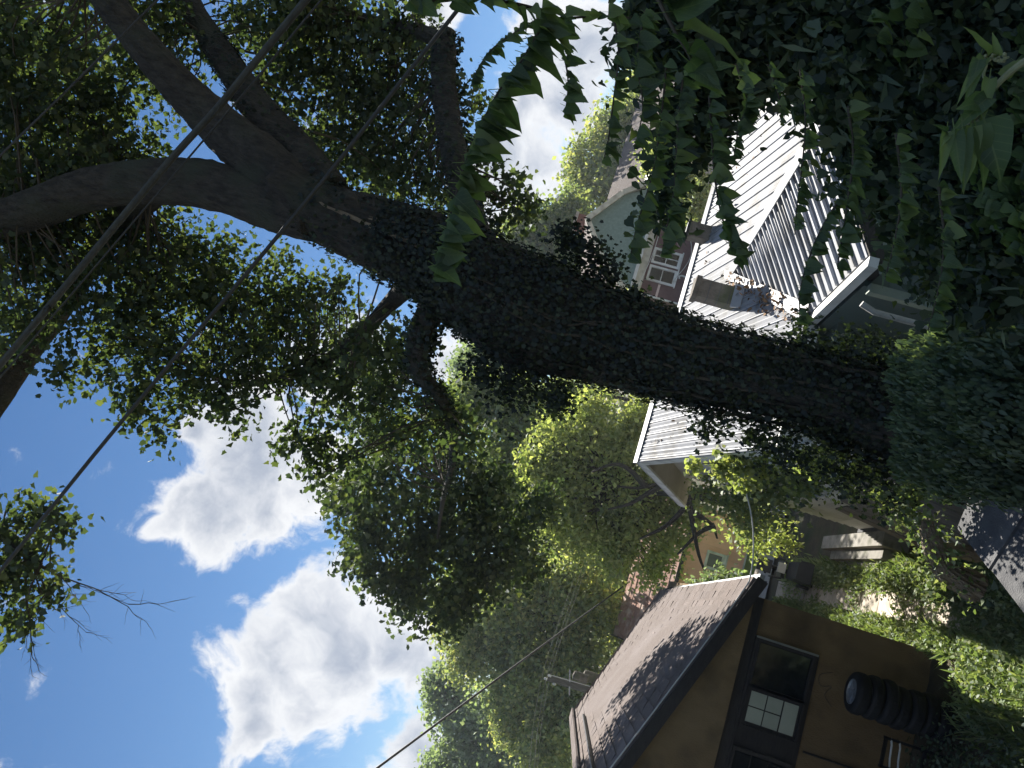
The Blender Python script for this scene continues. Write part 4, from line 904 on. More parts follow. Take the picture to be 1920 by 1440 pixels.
# crown on the far side and above the frame, as the tree stands free
for c, r in (((7, 11.5, 18), 2.4), ((5, 8.5, 20.5), 2.6), ((1.5, 9, 19.5), 2.4), ((8.0, 8, 16), 2.2), ((3, 5.0, 18.5), 2.4), ((6.5, 5.0, 17), 2.4)):
    blobs.append((np.array(c), (r, r, r*.75)))
tw = MB(); all_limb = np.vstack([limb_pts[k] for k in limb_pts])
cs_all, pt_all = [], []
for (c, rad) in blobs:
    vol = rad[0]**3*4.19
    far = np.linalg.norm(np.array(c)-EYE) > 15
    big = rad[0] >= 1.6
    k = int(150*(rad[0]/2.4)**2) if big else int(np.clip((28 if far else 54)*(rad[0]/(1.0 if far else .55))**2.1, 12, 200))
    d = unit(k); rr_ = rng.random(k)**0.45
    cs = np.array(c)+d*rr_[:, None]*np.array(rad)
    m = 26 if big else 12
    pts = np.repeat(cs, m, axis=0); off = rng.normal(size=(len(pts), 3))*(0.24 if big else (.24 if far else .13)); off[:, 2] *= .8
    cs_all.append(cs); pt_all.append(pts+off)
    for q in cs[:: (9 if big else 7)]:
        j = np.argmin(np.sum((all_limb[:, :3]-q)**2, axis=1)+rng.random(len(all_limb))*1.2)
        a = all_limb[j, :3]; mid = (np.array(c)+a)/2+rng.normal(size=3)*.15
        if np.linalg.norm(q-a) < 1.9 and not far:
            p = smooth_path([a, mid, np.array(c)*.5+q*.5+rng.normal(size=3)*.08, q], 7); tw.tube(p, [.016, .014, .012, .010, .008, .006, .003], 4, cap=False)
tag(obj('twigs', tw, 'twig', BT), kind='stuff')
pts = np.vstack(pt_all); n = len(pts); print('crown leaves', n)
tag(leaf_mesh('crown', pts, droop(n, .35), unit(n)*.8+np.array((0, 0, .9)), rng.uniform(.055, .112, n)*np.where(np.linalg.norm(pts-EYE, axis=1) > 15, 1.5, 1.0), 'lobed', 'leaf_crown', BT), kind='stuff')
# bare dead twigs at the limb on the left
db = MB(); dr = random.Random(9)
def dead(p0, d, L_, r, depth):
    p = [np.array(p0, float)]
    for i in range(5): p.append(p[-1]+np.array(d)*L_/5+np.array([dr.uniform(-1, 1) for _ in range(3)])*L_*.05)
    db.tube(p, [r*(1-.15*i) for i in range(6)], 5, cap=False)
    if depth > 0:
        for k in range(5):
            q = p[1+k % 5]; dd = np.array(d)+np.array([dr.uniform(-.8, .8) for _ in range(3)]); dead(q, dd/np.linalg.norm(dd), L_*.42, r*.5, depth-1)
a, b = atd(75, 1060, 9.5), atd(245, 1150, 9.5); dead(a, (b-a)/np.linalg.norm(b-a), np.linalg.norm(b-a), .013, 2)
a, b = atd(50, 1120, 9.5), atd(75, 1240, 9.5); dead(a, (b-a)/np.linalg.norm(b-a), np.linalg.norm(b-a), .011, 2)
a, b = atd(95, 1110, 9.5), atd(155, 1205, 9.5); dead(a, (b-a)/np.linalg.norm(b-a), np.linalg.norm(b-a)*.9, .009, 2)
obj('dead_twigs', db, 'twig', BT)
# ivy over trunk and lower limbs
ip, iax, inr = [], [], []
def ivy_on(path, n, lo, hi, spread, out=1.0):
    idx = rng.integers(int(len(path)*lo), int(len(path)*hi), n); q = path[idx]; t = path[np.minimum(idx+1, len(path)-1)]
    f = rng.random((n, 1)); c = q*(1-f)+t*f
    d = unit(n); ax = (t-q)[:, :3]; ax = ax/(np.linalg.norm(ax, axis=1, keepdims=True)+1e-9); d = d-ax*np.sum(d*ax, axis=1, keepdims=True); d /= np.linalg.norm(d, axis=1, keepdims=True)
    ip.append(c[:, :3]+d*(c[:, 3:4]*out+rng.random((n, 1))**2*spread)); inr.append(d+unit(n)*.5); a = unit(n)*.6; a[:, 2] -= 1.0; iax.append(a)
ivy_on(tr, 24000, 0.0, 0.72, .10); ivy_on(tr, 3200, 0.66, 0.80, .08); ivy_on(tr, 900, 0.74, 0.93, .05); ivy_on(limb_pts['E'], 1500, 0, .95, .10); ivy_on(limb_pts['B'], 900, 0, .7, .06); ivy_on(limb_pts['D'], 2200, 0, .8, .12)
# ragged ivy tufts standing out from the trunk
for x, y, r, m in ((1090, 470, 45, 500), (1060, 440, 30, 260), (1130, 510, 40, 400), (960, 720, 55, 800), (1040, 745, 40, 500), (900, 690, 40, 400), (1180, 560, 30, 260), (1500, 640, 45, 380), (1580, 655, 40, 300), (1640, 665, 50, 400), (1330, 800, 35, 260), (1470, 850, 50, 500), (1420, 820, 35, 300), (1560, 880, 50, 500), (1640, 900, 60, 600)):
    c = atY(x, y, TY-.1); s = r*8.2/F_PX; p = c+rng.normal(size=(m, 3))*s*.5; ip.append(p); a = unit(m)*.6; a[:, 2] -= 1; iax.append(a); inr.append(unit(m)+np.array((0, -.6, .4)))
ip, iax, inr = np.vstack(ip), np.vstack(iax), np.vstack(inr); n = len(ip)
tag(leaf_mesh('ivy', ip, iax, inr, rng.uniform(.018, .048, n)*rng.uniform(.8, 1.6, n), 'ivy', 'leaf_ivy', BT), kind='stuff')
# sunlit sprays hanging off the trunk towards the passage
def spray(name, blobs_px, n, size, tpl, mat, label, cat, stem=None, spread=.5):
    o = thing(name, atd(*blobs_px[0][:2], blobs_px[0][3]), label, cat); P = []
    tot = sum(b[2]**2 for b in blobs_px)
    for x, y, r, d in blobs_px:
        m = max(6, int(n*r*r/tot)); P.append(atd(x, y, d)+rng.normal(size=(m, 3))*r*d/F_PX*spread)
    P = np.vstack(P); m = len(P)
    st = MB(); c0 = np.array(wloc(o))
    for b in blobs_px:
        c = atd(*b[:2], b[3]); st.tube(smooth_path([c0, (c0+c)/2+(0, 0, .1), c], 6), [.012, .010, .009, .007, .005, .003], 5, cap=False)
    obj('stem', st, 'twig', o)
    tag(leaf_mesh('foliage', P, droop(m, .7), unit(m)+np.array((0, -.2, .8)), rng.uniform(size*.65, size*1.2, m), tpl, mat, o), kind='stuff')
    return o
spray('sapling_spray', [(1380, 870, 34, 10.5), (1350, 880, 24, 10.5), (1420, 880, 28, 10.6), (1400, 910, 20, 10.6), (1300, 875, 16, 10.4)], 700, .085, 'lobed', 'leaf_yellow', 'sunlit yellow-green leafy spray in front of the white gable', 'branch')
spray('hanging_creeper', [(1500, 865, 20, 9.2), (1540, 872, 22, 9.2), (1590, 900, 18, 9.1), (1600, 930, 10, 9.1), (1610, 880, 14, 9.1)], 420, .075, 'heart', 'leaf_yellow', 'bright creeper tendrils hanging before the dark planks', 'vine')
spray('sunlit_bush', [(1400, 1000, 36, 17), (1440, 985, 34, 17), (1450, 1010, 34, 17.3), (1480, 1020, 22, 17), (1420, 1030, 24, 17)], 1100, .10, 'oval', 'leaf_yellow', 'pale sunlit bush against the dark passage wall beyond the steps', 'bush')
spray('trunk_creeper', [(1700, 940, 40, 7.4), (1660, 930, 30, 7.4), (1730, 920, 30, 7.3), (1690, 975, 26, 7.4)], 500, .055, 'heart', 'leaf_weed', 'pale creeper leaves at the foot of the ivy trunk above the stump', 'vine')
spray('passage_shrub', [(1420, 930, 60, 14.5), (1470, 910, 50, 13.5), (1380, 950, 45, 15), (1510, 900, 40, 12.5), (1400, 985, 40, 16), (1330, 920, 40, 16)], 3200, .11, 'oval', 'leaf_dark', 'dark shrub filling the shade between white house and steps', 'bush')
spray('gutter_creeper', [(1240, 1108, 10, 24.5), (1330, 1090, 20, 19), (1360, 1088, 22, 17.5), (1380, 1086, 16, 16.5), (1300, 1095, 14, 20.5)], 700, .12, 'oval', 'leaf_blue', 'creeper growing along the gutter of the brown shingle roof', 'vine')

# ---------------------------------------------------------------- trees beyond
def tree(name, label, base, crown, leaf, mat, nleaf, clump=.34, branches=True, tr_r=.16, shellb=.5, tpl='quad', group='trees beyond the houses'):
    """crown: list of (centre, radii)"""
    o = thing(name, base, label, 'tree', group)
    cz_ = min(c[2]-r[2] for c, r in crown); cc = sum(np.array(c) for c, r in crown)/len(crown)
    trunk = [np.array(base, float), np.array((base[0], base[1], (base[2]+cc[2])/2)), cc]
    obj('trunk', MB().tube(smooth_path(trunk, 8), list(np.linspace(tr_r, tr_r*.35, 8)), 9, .1), 'bark', o)
    crown = [(np.array(c), np.array(r)*.94) for c, r in crown]; extra = []
    for c, r in crown:
        for q_ in range(4):
            d_ = unit(1)[0]; d_[2] = abs(d_[2])*.8-.1; extra.append((c+d_*r*rng.uniform(.7, 1.15), r*rng.uniform(.3, .6)))
    crown = crown+extra
    V = [r[0]*r[1]*r[2] for c, r in crown]; tot = sum(v**.67 for v in V); P = []; br = MB()
    for (c, r), v in zip(crown, V):
        m = int(nleaf*(v**.67)/tot); k = max(8, m//26); d = unit(k); q = np.array(c)+d*(shellb+(1-shellb)*rng.random((k, 1))**.5)*np.array(r)*np.where(rng.random((k, 1)) < .25, .6, 1)
        pts = np.repeat(q, 26, axis=0); P.append(pts+rng.normal(size=pts.shape)*np.array((clump, clump, clump*.7)))
        if branches:
            for e in q[::5]: br.tube(smooth_path([trunk[1]*.5+trunk[2]*.5, (np.array(c)+trunk[2])/2, e], 6), [.06, .05, .04, .03, .02, .01], 5, cap=False)
    if branches: obj('branches', br, 'twig', o)
    P = np.vstack(P); n = len(P)
    tag(leaf_mesh('crown', P, droop(n, .3), unit(n)*.8+np.array((0, 0, .8)), rng.uniform(leaf*.65, leaf*1.3, n), tpl, mat, o), kind='stuff')
    return o
def tpx(l):
    out = []
    for x, y, r, d, *s in l:
        rr = r*d/F_PX; out.append((atd(x, y, d), (rr, rr*(s[0] if s else 1), rr)))
    return out
def gb(x, y, d): p = atd(x, y, d); return (p[0], p[1], float(ground_z(np.array(p[0]), np.array(p[1]))))
tree('walnut_tree', 'yellow-green sunlit tree directly behind the white gable', gb(1290, 925, 25), tpx([(x, y, r, d+3.5) for x, y, r, d in [(1060, 830, 60, 24), (1110, 800, 60, 23), (1050, 900, 70, 25), (1120, 890, 75, 24), (1180, 850, 55, 23), (1100, 980, 75, 25), (1190, 960, 70, 24), (1250, 990, 55, 24), (1040, 970, 55, 25.5), (1160, 1040, 60, 25), (1240, 1060, 40, 25), (1200, 790, 40, 23), (1290, 960, 40, 24), (1010, 860, 30, 25), (1230, 900, 30, 24)]]), .17, 'leaf_yellow', 24000, .30)
# its dark bare boughs
wb = MB(); j0 = atd(1300, 930, 21.5)
for pts_ in ([(1330, 920), (1290, 925), (1250, 905), (1200, 915), (1160, 912)], [(1250, 905), (1215, 925), (1180, 945), (1140, 955)], [(1290, 925), (1300, 990), (1310, 1040), (1325, 1080)], [(1300, 960), (1335, 985), (1345, 1010)], [(1210, 912), (1180, 880), (1150, 870), (1110, 885)], [(1295, 940), (1250, 985), (1200, 1010)], [(1340, 985), (1310, 1000), (1270, 1040)]):
    p = smooth_path([atd(a, b, 24.2) for a, b in pts_], 10); wb.tube(p, list(np.linspace(.10, .03, 10)), 7, .1)
bo = obj('boughs', wb, 'bark', next(o for o in COL.objects if o.name == 'walnut_tree'))
tree('maple_tree', 'dark green tree rising between the ivy trunk and the yellow-green tree', gb(1100, 860, 36), tpx([(930, 800, 65, 34), (960, 880, 70, 34), (1000, 780, 55, 33), (940, 950, 60, 35), (1010, 860, 60, 36), (990, 960, 60, 37), (1040, 770, 50, 36), (1090, 770, 50, 36), (880, 760, 40, 34)]), .25, 'leaf_dark', 17000, .42)
tree('cottonwood_tree', 'pale grey-green tree top seen through the gap beside the trunk', gb(1000, 700, 48), tpx([(890, 690, 45, 46), (880, 730, 40, 46), (930, 700, 50, 47), (960, 740, 60, 47)]), .30, 'leaf_blue', 6000, .5)
tree('locust_tree', 'mid green feathery tree left of centre with its top against white cloud', gb(1150, 1190, 44), tpx([(860, 1150, 55, 44), (900, 1110, 55, 43), (920, 1190, 70, 44), (970, 1120, 70, 42), (990, 1220, 80, 43), (1040, 1140, 75, 42), (880, 1230, 45, 45), (1080, 1210, 75, 42), (1100, 1100, 60, 41), (840, 1110, 30, 44), (1140, 1150, 50, 42)]), .27, 'leaf_mid', 30000, .45)
tree('linden_tree', 'darker tree low behind the reddish roof, with yellowing tufts', gb(1170, 1130, 50), tpx([(1060, 1090, 60, 50), (1120, 1120, 60, 49), (1150, 1040, 60, 50), (1170, 1190, 50, 48), (1200, 1110, 40, 49), (1060, 1010, 60, 52)]), .30, 'leaf_dark', 15000, .5)
tree('elm_tree', 'blue-green tree at the left edge rising above the utility pole', gb(1150, 1380, 50), tpx([(840, 1310, 40, 52), (870, 1360, 60, 51), (850, 1420, 55, 50), (930, 1330, 70, 49), (940, 1420, 80, 48), (1010, 1310, 60, 47), (1030, 1400, 75, 46), (1080, 1350, 60, 45), (820, 1290, 25, 52), (980, 1470, 80, 48), (880, 1480, 60, 50)]), .32, 'leaf_blue', 22000, .5)
tree('hackberry_tree', 'yellowish tree behind the utility pole above the brown roof', gb(1120, 1300, 40), tpx([(960, 1290, 55, 42), (1000, 1260, 50, 41), (1050, 1280, 55, 40), (1090, 1240, 50, 40), (970, 1350, 50, 42), (1040, 1350, 55, 40), (1020, 1430, 50, 40), (1090, 1320, 40, 39)]), .25, 'leaf_mid', 17000, .4)
tree('sweetgum_tree', 'olive green tree behind the gambrel roof', gb(1200, 300, 55), tpx([(1110, 300, 55, 55), (1160, 260, 60, 55), (1150, 340, 55, 54), (1200, 220, 60, 56), (1090, 370, 40, 55), (1180, 300, 50, 55), (1230, 160, 60, 56), (1200, 370, 40, 54)]), .36, 'leaf_mid', 15000, .55)
tree('ash_tree', 'green tree between the ivy trunk and the gambrel roof', gb(1100, 450, 50), tpx([(980, 440, 45, 50), (1020, 430, 50, 50), (1000, 490, 50, 50), (1050, 470, 60, 49), (1070, 410, 40, 50), (1090, 520, 50, 49), (950, 470, 30, 50), (960, 510, 40, 50)]), .33, 'leaf_dark', 12000, .5)
tree('dogwood_tree', 'small sunlit tree between the metal roof ridge and the gambrel porch', gb(1330, 370, 24), tpx([(1275, 370, 32, 24), (1300, 340, 32, 24), (1290, 390, 28, 23.5), (1260, 320, 32, 24.5), (1240, 280, 36, 26), (1310, 380, 20, 23)]), .12, 'leaf_mid', 5000, .2)
# woodland that closes the view behind the named trees
bands = []
for i in range(26):
    x = -70+i*7+random.uniform(-2, 2); y = 85+random.uniform(-8, 12); bands.append(((x, y, 4+random.uniform(-1, 2)), (5.5, 4.5, 6.5+random.uniform(-1, 2))))
P = []
for c, r in bands:
    k = 70; d = unit(k); d[:, 1] = -np.abs(d[:, 1]); q = np.array(c)+d*np.array(r)*(.75+.25*rng.random((k, 1))); p = np.repeat(q, 12, axis=0); P.append(p+rng.normal(size=p.shape)*.9)
P = np.vstack(P); n = len(P)
tag(leaf_mesh('distant_wood', P, droop(n, .2), unit(n)+np.array((0, -.3, .8)), rng.uniform(.7, 1.3, n), 'quad', 'leaf_mid'), 'distant wooded skyline behind the houses', 'woods', kind='stuff')

# ---------------------------------------------------------------- weeds and ground cover
def cover(name, pts, size, tpl, mat, label, dr=-.4, lift=.25, wid=1.0):
    n = len(pts); p = np.array(pts); p[:, 2] = ground_z(p[:, 0], p[:, 1])+rng.random(n)**1.5*lift
    a = unit(n); a[:, 2] = np.abs(a[:, 2])*.3-dr
    return tag(leaf_mesh(name, p, a, unit(n)*.7+np.array((0, 0, .8)), rng.uniform(size*.6, size*1.3, n), tpl, mat, wid=wid), label, 'weeds', kind='stuff')
def strip(x0, x1, y0, y1, n, bunch=.18):
    k = max(5, n//22); c = np.stack([rng.uniform(x0, x1, k), rng.uniform(y0, y1, k)], 1); q = np.repeat(c, 22, axis=0)+rng.normal(size=(k*22, 2))*bunch
    return np.concatenate([q, np.zeros((len(q), 1))], 1)
cover('path_weeds', np.vstack([strip(0.52, 0.92, 13.6, 24, 6500, .07), strip(1.5, 1.9, 13.0, 23, 9000, .10), strip(.1, 2.0, 10.2, 13.2, 12000, .2), strip(1.3, 2.2, 12.5, 15.5, 3500, .15), strip(.95, 1.5, 15.7, 15.8, 130, .05), strip(.95, 1.5, 18.0, 18.3, 170, .06), strip(.95, 1.5, 20.5, 23.5, 420, .1), strip(0.95, 1.5, 13.2, 13.6, 200, .08)]), .085, 'oval', 'leaf_weed', 'sunlit weeds crowding both sides of the paved path', -.25, .28)
cover('tall_grass', np.vstack([strip(0.52, 0.8, 13.6, 24, 3000, .08), strip(1.65, 2.0, 13, 24, 3000, .11), strip(-.6, 1.9, 10.2, 13.0, 3500, .2)]), .30, 'blade', 'leaf_weed', 'tall grass blades along the path edges', -1.0, .05)
cover('slope_weeds', np.vstack([strip(-4, -.6, 8.0, 13.6, 12000, .25), strip(-.8, 1.2, 8, 10.6, 7000, .2), strip(-4, 1.5, 4.5, 8.5, 9000, .25)]), .075, 'oval', 'leaf_mound', 'shaded weeds on the slope before the brown house', -.2, .45)
cover('yard_weeds', np.vstack([strip(1.8, 4, 8.0, 13, 5000, .25), strip(-3, 8, 44, 60, 500, .5), strip(2, 12, 4, 9.5, 9000, .3)]), .12, 'heart', 'leaf_mound', 'low weeds in the shade around the ivy tree', -.15, .4)
# ivy mound in front of the trunk base
md = thing('ivy_mound', (1.8, 5.9, 2.6), 'large rounded mound of ivy leaves before the trunk base', 'ivy')
mp = [(1745, 700, 75, 6.1), (1770, 790, 90, 6.0), (1740, 860, 65, 6.2), (1830, 720, 100, 5.5), (1850, 830, 90, 5.5), (1800, 890, 55, 5.9), (1900, 760, 100, 5.0), (1890, 900, 50, 5.3), (1800, 650, 60, 5.6), (1880, 640, 80, 5.0)]
P, N_ = [], []
for x, y, r, d in mp:
    c = atd(x, y, d); s = r*d/F_PX*1.05; k = int(2300*(r/80)**2); dd = unit(k); P.append(c+dd*s*(.72+.36*rng.random((k, 1))+.10*np.sin(dd[:, :1]*9+x)*np.sin(dd[:, 2:3]*8))); N_.append(dd)
P, N_ = np.vstack(P), np.vstack(N_); n = len(P); a = unit(n)*.5; a[:, 2] -= 1.0
tag(leaf_mesh('foliage', P, a, N_+unit(n)*.5+np.array((0, 0, .3)), rng.uniform(.03, .075, n), 'oval', 'leaf_mound', md, wid=.8), kind='stuff')
hb = MB()
for x, y, r, d in mp: c = atd(x, y, d); hb.tube([(c[0], c[1]+.3, 1.5), c], [.05, .02], 6)
obj('stem', hb, 'twig', md)

# ---------------------------------------------------------------- foreground vines
def leaf3(tip, wid, fold, seed):
    """one vine leaf, length 1: pointed heart with midrib fold, curved tip"""
    rr = random.Random(seed); mb = MB(); st = [0, .12, .3, .5, .7, .86, 1.0]; hw = [.10, .40, .46, .38, .24, .10, 0]
    vs = []
    for x, w in zip(st, hw):
        z = -tip*x*x+.03*math.sin(x*7+seed); wv = w*wid
        vs += [(x-(.10 if x == 0 else 0)*0, 0, z)]
        vs += [(x-.10*(w > .3), wv, z+fold*w+rr.uniform(-.025, .025)), (x-.10*(w > .3), -wv, z+fold*w+rr.uniform(-.025, .025))]
    fs = []
    for i in range(len(st)-1):
        a, b = 3*i, 3*(i+1)
        if i == len(st)-2: fs += [(a, b, a+1), (a, a+2, b)]
        else: fs += [(a, b, b+1, a+1), (a, a+2, b+2, b)]
    k_ = len(vs); vs += [(-.32, .012, .10), (-.32, -.012, .10), (.02, .014, .0), (.02, -.014, .0)]; fs += [(k_, k_+1, k_+3, k_+2)]
    return mb.add(vs, fs)
VL = [local_mesh('vine_leaf', leaf3(t, w, f, s), 'leaf_vine', True) for s, (t, w, f) in enumerate(((.25, 1.0, .25), (.45, .8, .35), (.12, 1.05, .12), (.6, .7, .45), (.35, .55, .3), (.9, .75, .3), (.2, .9, .5)))]
vrng = random.Random(21)
def vine(label, ctrl, nleaf, size, stem_r=.004, hang=1.0, jitter=.3, name='hanging_vine', group=None, away=None):
    """strand through (x, y, depth) points; each leaf its own piece"""
    p = smooth_path([atd(*c) for c in ctrl], 40)
    o = thing(name, p[0], label, 'vine', group)
    obj('stem', MB().tube(p, list(np.linspace(stem_r, stem_r*.4, 40)), 6), 'twig', o)
    nleaf = int(nleaf*1.25)
    for i in range(nleaf):
        t = (i+vrng.random()*1.6)/nleaf; t = min(t, .99); q = p[min(39, int(t*39))]
        d = Vector((vrng.uniform(-1, 1)*jitter, vrng.uniform(-1, 1)*jitter, -hang)); side = Vector((vrng.choice((-1, 1))*vrng.uniform(.2, .9)*jitter*2, vrng.uniform(-.8, .4)*jitter*2, 0)); d = (d+side).normalized()
        nn = Vector((vrng.uniform(-.7, .7), -1+vrng.uniform(-.5, .5), vrng.uniform(-.3, .8)))
        s = size*.60*vrng.uniform(.5, 1.35)*(1 if t < .85 else .8)
        m = frame(q+np.array(side)*size*.25, d, nn) @ Matrix.Diagonal((s, s, s, 1))
        piece('leaf', VL[vrng.randrange(7)], o, m)
    return o
vine('long arching vine strand hanging alone before blue sky and trunk', [(1015, 50, 1.75), (985, 105, 1.75), (940, 165, 1.75), (900, 240, 1.75), (868, 320, 1.75), (845, 410, 1.75), (826, 480, 1.75), (812, 520, 1.75)], 52, .115, .0045, 1.0, .24)
vine('short vine twig with small leaves above the long arching strand', [(1010, 35, 1.9), (960, 65, 1.9), (920, 95, 1.9), (893, 135, 1.9), (882, 165, 1.9)], 26, .05, .003)
vine('woody vine stem with broad leaves along the top edge', [(700, -25, 1.5), (800, 0, 1.5), (880, -5, 1.6), (945, 3, 1.7), (1010, 18, 1.75), (1045, 34, 1.8), (1130, 30, 1.9), (1215, 36, 2.0)], 34, .07, .006)
vine('vine cluster of dark leaves hanging before the right cloud', [(1050, 35, 2.2), (1055, 90, 2.2), (1065, 150, 2.2), (1060, 215, 2.2)], 20, .085, .004)
vine('sparse vine strand left of the pink house', [(1150, 30, 2.3), (1160, 100, 2.3), (1150, 190, 2.3), (1140, 265, 2.3), (1132, 300, 2.3)], 30, .075)
vine('vine strand in front of the pink house siding', [(1210, 20, 2.3), (1195, 110, 2.3), (1205, 200, 2.3), (1190, 280, 2.3)], 36, .085)
vine('vine strand over the gambrel gable window', [(1250, 120, 2.4), (1240, 220, 2.4), (1225, 320, 2.4), (1195, 420, 2.4), (1180, 490, 2.4)], 42, .075)
vine('vine strand before the gambrel porch', [(1280, 150, 2.4), (1270, 260, 2.4), (1265, 350, 2.4), (1250, 430, 2.4), (1240, 480, 2.4)], 44, .085)
vine('vine strand ending in big leaves over the chimney roof slope', [(1330, 180, 2.2), (1335, 260, 2.2), (1340, 330, 2.2), (1352, 400, 2.2), (1370, 450, 2.2), (1392, 490, 2.2)], 34, .085)
vine('vine strand edging the upper metal roof', [(1380, 120, 2.3), (1400, 190, 2.3), (1385, 240, 2.3), (1375, 300, 2.3)], 34, .075)
vine('thin vine strand dangling over mid metal roof', [(1440, 120, 2.3), (1460, 180, 2.3), (1465, 230, 2.3)], 16, .05, .003)
vine('vine strand crossing the gable ridge cap', [(1500, 130, 2.2), (1510, 220, 2.2), (1505, 300, 2.2), (1495, 380, 2.2), (1490, 440, 2.2)], 34, .06, .003)
vine('vine strand trailing down over the ribbed gable slope', [(1570, 380, 2.2), (1540, 430, 2.2), (1515, 490, 2.2), (1500, 550, 2.2), (1500, 605, 2.2)], 40, .065)
vine('leafy vine strand beside the gable fascia', [(1590, 200, 2.1), (1600, 290, 2.1), (1590, 370, 2.1), (1580, 440, 2.1), (1570, 500, 2.1)], 38, .075)
vine('vine strand before the porch wall', [(1680, 250, 2.0), (1690, 350, 2.0), (1680, 440, 2.0), (1660, 520, 2.0)], 34, .07)
vine('vine strand with bright leaves near the porch corner', [(1760, 350, 2.0), (1770, 450, 2.0), (1760, 540, 2.0), (1740, 620, 2.0)], 38, .07)
vine('broad green vine spray at top over the thicket', [(1220, -30, 1.3), (1255, 40, 1.3), (1290, 100, 1.3), (1315, 150, 1.3)], 10, .12, .004, .9, .35)
# thicket: the dense curtain behind those strands
TH = thing('vine_thicket', atd(1750, 300, 2.8), 'dense dark curtain of vines filling the right corner', 'vines')
th_px = [(1280, 30, 70, 2.9), (1380, 40, 80, 2.9), (1470, 40, 80, 2.9), (1570, 50, 90, 2.8), (1670, 60, 110, 2.7), (1780, 70, 120, 2.7), (1880, 90, 110, 2.6), (1900, 220, 110, 2.6), (1800, 190, 100, 2.8), (1690, 170, 90, 2.9), (1610, 150, 60, 2.9), (1320, 110, 50, 3.0), (1400, 110, 40, 3.0), (1350, 170, 35, 3.0), (1720, 270, 75, 2.9), (1830, 320, 100, 2.7), (1910, 400, 100, 2.6), (1800, 400, 55, 2.8), (1700, 340, 40, 3.0), (1640, 260, 40, 3.0), (1620, 330, 26, 3.0), (1870, 520, 75, 2.9), (1800, 500, 40, 3.1), (1270, 210, 34, 3.0), (1265, 290, 28, 3.0), (1240, 370, 24, 3.0), (1330, 230, 26, 3.0), (1190, 40, 30, 2.9), (1230, 10, 50, 2.9), (1740, 440, 26, 3.1)]
P = []
for x, y, r, d in th_px:
    c = atd(x, y, d); s = r*d/F_PX; k = int(760*(r/100)**2)+18; P.append(c+unit(k)*s*(rng.random((k, 1))**.4)*np.array((1, 1.4, 1)))
P = np.vstack(P); n = len(P); dist = np.linalg.norm(P-EYE, axis=1); order = np.argsort(dist)
for i in order[:280]:
    d = Vector((vrng.uniform(-.5, .5), vrng.uniform(-.5, .5), -1)).normalized(); nn = Vector((vrng.uniform(-.7, .7), -1, vrng.uniform(-.3, .8))); s = vrng.uniform(.03, .075)
    piece('leaf', VL[vrng.randrange(7)], TH, frame(P[i], d, nn) @ Matrix.Diagonal((s, s, s, 1)))
Q = P[order[280:]]; Q = np.vstack([Q, Q+rng.normal(size=Q.shape)*.05+np.array((0, .1, 0)), Q+rng.normal(size=Q.shape)*.06+np.array((.02, .2, 0))]); m = len(Q)
sz = rng.uniform(.022, .05, m)*rng.uniform(.8, 1.5, m)
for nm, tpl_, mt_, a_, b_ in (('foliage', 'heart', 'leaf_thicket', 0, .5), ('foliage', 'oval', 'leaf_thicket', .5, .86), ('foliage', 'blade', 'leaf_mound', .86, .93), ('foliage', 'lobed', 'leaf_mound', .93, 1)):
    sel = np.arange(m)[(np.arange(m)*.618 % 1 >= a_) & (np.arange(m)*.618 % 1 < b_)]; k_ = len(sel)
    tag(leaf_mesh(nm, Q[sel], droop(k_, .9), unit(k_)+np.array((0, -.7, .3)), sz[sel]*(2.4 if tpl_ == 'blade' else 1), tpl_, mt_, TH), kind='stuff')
tb = MB()
for x, y, r, d in [b for b in th_px if b[2] > 60]:
    c = atd(x, y, d); tb.tube(smooth_path([c+(rng.normal()*.03, .1, .2), c+(rng.normal()*.04, .1, 0), c+(rng.normal()*.04, .1, -.2)], 8), .004, 5)
obj('stem', tb, 'twig', TH)
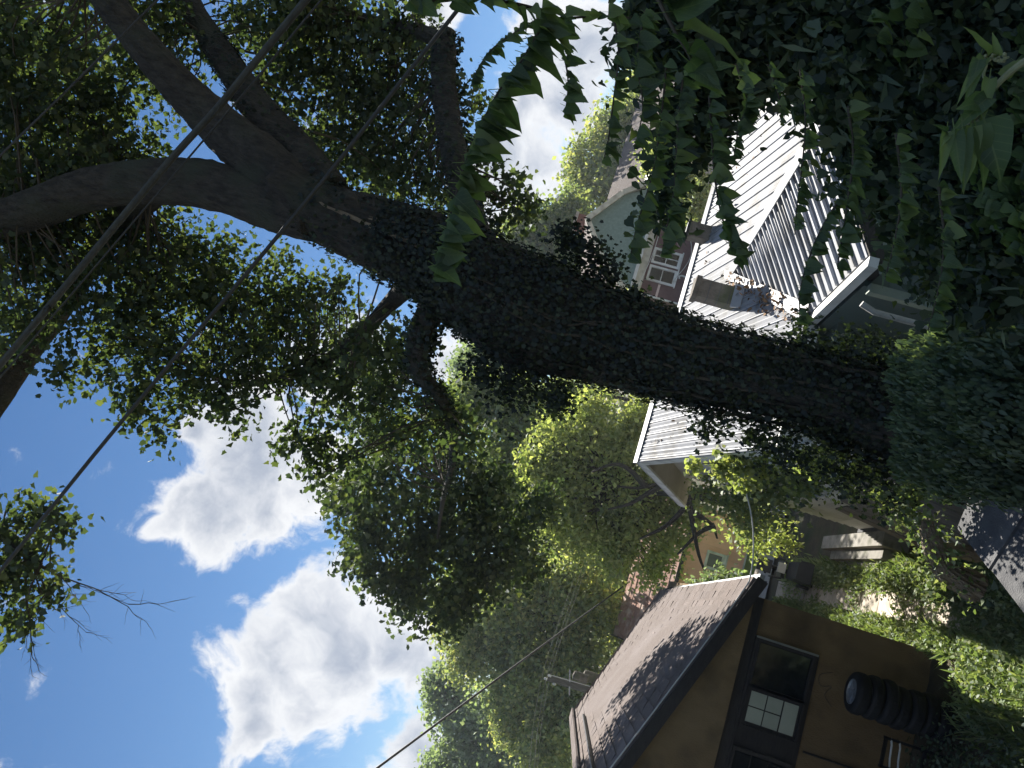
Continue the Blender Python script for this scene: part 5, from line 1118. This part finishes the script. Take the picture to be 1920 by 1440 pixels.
# weed stalk with seed heads close to the lens
WS = thing('pokeweed_stalk', atd(1935, 120, 1.25), 'close weed stalk with drooping leaves and green seed clusters at the right edge', 'weed')
sp_ = smooth_path([atd(1960, 90, 1.2), atd(1900, 130, 1.22), atd(1860, 170, 1.25), atd(1845, 200, 1.25), atd(1810, 240, 1.27), atd(1775, 250, 1.28)], 24)
obj('stem', MB().tube(sp_, list(np.linspace(.006, .0025, 24)), 7), 'seed', WS)
obj('side_stem', MB().tube(smooth_path([atd(1870, 165, 1.25), atd(1845, 145, 1.25), atd(1850, 120, 1.24)], 8), .0025, 6), 'seed', WS)
LM = [local_mesh('stalk_leaf', leaf3(t, w, f, s+7), 'leaf_vine', True) for s, (t, w, f) in enumerate(((.5, .42, .3), (.8, .38, .35), (.3, .8, .15)))]
for x, y, x2, y2, s, k in ((1790, 250, 1800, 318, .075, 0), (1805, 245, 1818, 322, .075, 1), (1820, 240, 1835, 318, .075, 1), (1830, 240, 1870, 325, .10, 0), (1845, 225, 1880, 320, .10, 2), (1775, 250, 1775, 300, .06, 1), (1775, 248, 1768, 232, .035, 0), (1780, 255, 1770, 258, .03, 0), (1845, 190, 1812, 195, .06, 2), (1850, 185, 1805, 225, .045, 0), (1855, 150, 1850, 200, .055, 1), (1880, 145, 1910, 110, .06, 2), (1845, 112, 1812, 145, .05, 1), (1850, 105, 1838, 45, .06, 0), (1870, 105, 1868, 70, .04, 0), (1835, 115, 1820, 165, .05, 1)):
    a, b = atd(x, y, 1.24), atd(x2, y2, 1.22); s = np.linalg.norm(b-a)*1.1
    piece('leaf', LM[k], WS, frame(a, b-a, Vector((vrng.uniform(-.5, .5), -1, vrng.uniform(0, .6)))) @ Matrix.Diagonal((s, s, s, 1)))
ico = MB().lathe((0, 0, 0), [(.3, -.9), (.85, -.5), (1, 0), (.85, .5), (.3, .9)], 7); sm_ = local_mesh('seed', ico, 'seed', True)
for k in range(70):
    t = vrng.random(); c = atd(1845+t*45, 108+vrng.uniform(-8, 6), 1.24+vrng.uniform(-.006, .006)) if k < 34 else atd(1815+t*25, 235+vrng.uniform(-9, 9), 1.26+vrng.uniform(-.006, .006))
    s = vrng.uniform(.002, .0035); piece('seed', sm_, WS, Matrix.Translation(Vector(c)) @ Matrix.Diagonal((s, s, s, 1)))


# ---------------------------------------------------------------- thin summer haze in the air
hz = obj('haze', MB().box((-140, -30, -4.0), (140, 112, 24.5)), None)
hz['kind'] = 'stuff'; hz['label'] = 'thin summer haze filling the air'; hz['category'] = 'haze'
hm = bpy.data.materials.new('haze_air'); hm.use_nodes = True; hm.node_tree.nodes.clear()
ho = hm.node_tree.nodes.new('ShaderNodeOutputMaterial'); hv_ = hm.node_tree.nodes.new('ShaderNodeVolumePrincipled')
hv_.inputs['Color'].default_value = (0.80, 0.88, 1.0, 1); hv_.inputs['Density'].default_value = 0.0006; hv_.inputs['Anisotropy'].default_value = 0.25
hm.node_tree.links.new(hv_.outputs[0], ho.inputs['Volume']); hz.data.materials.append(hm)
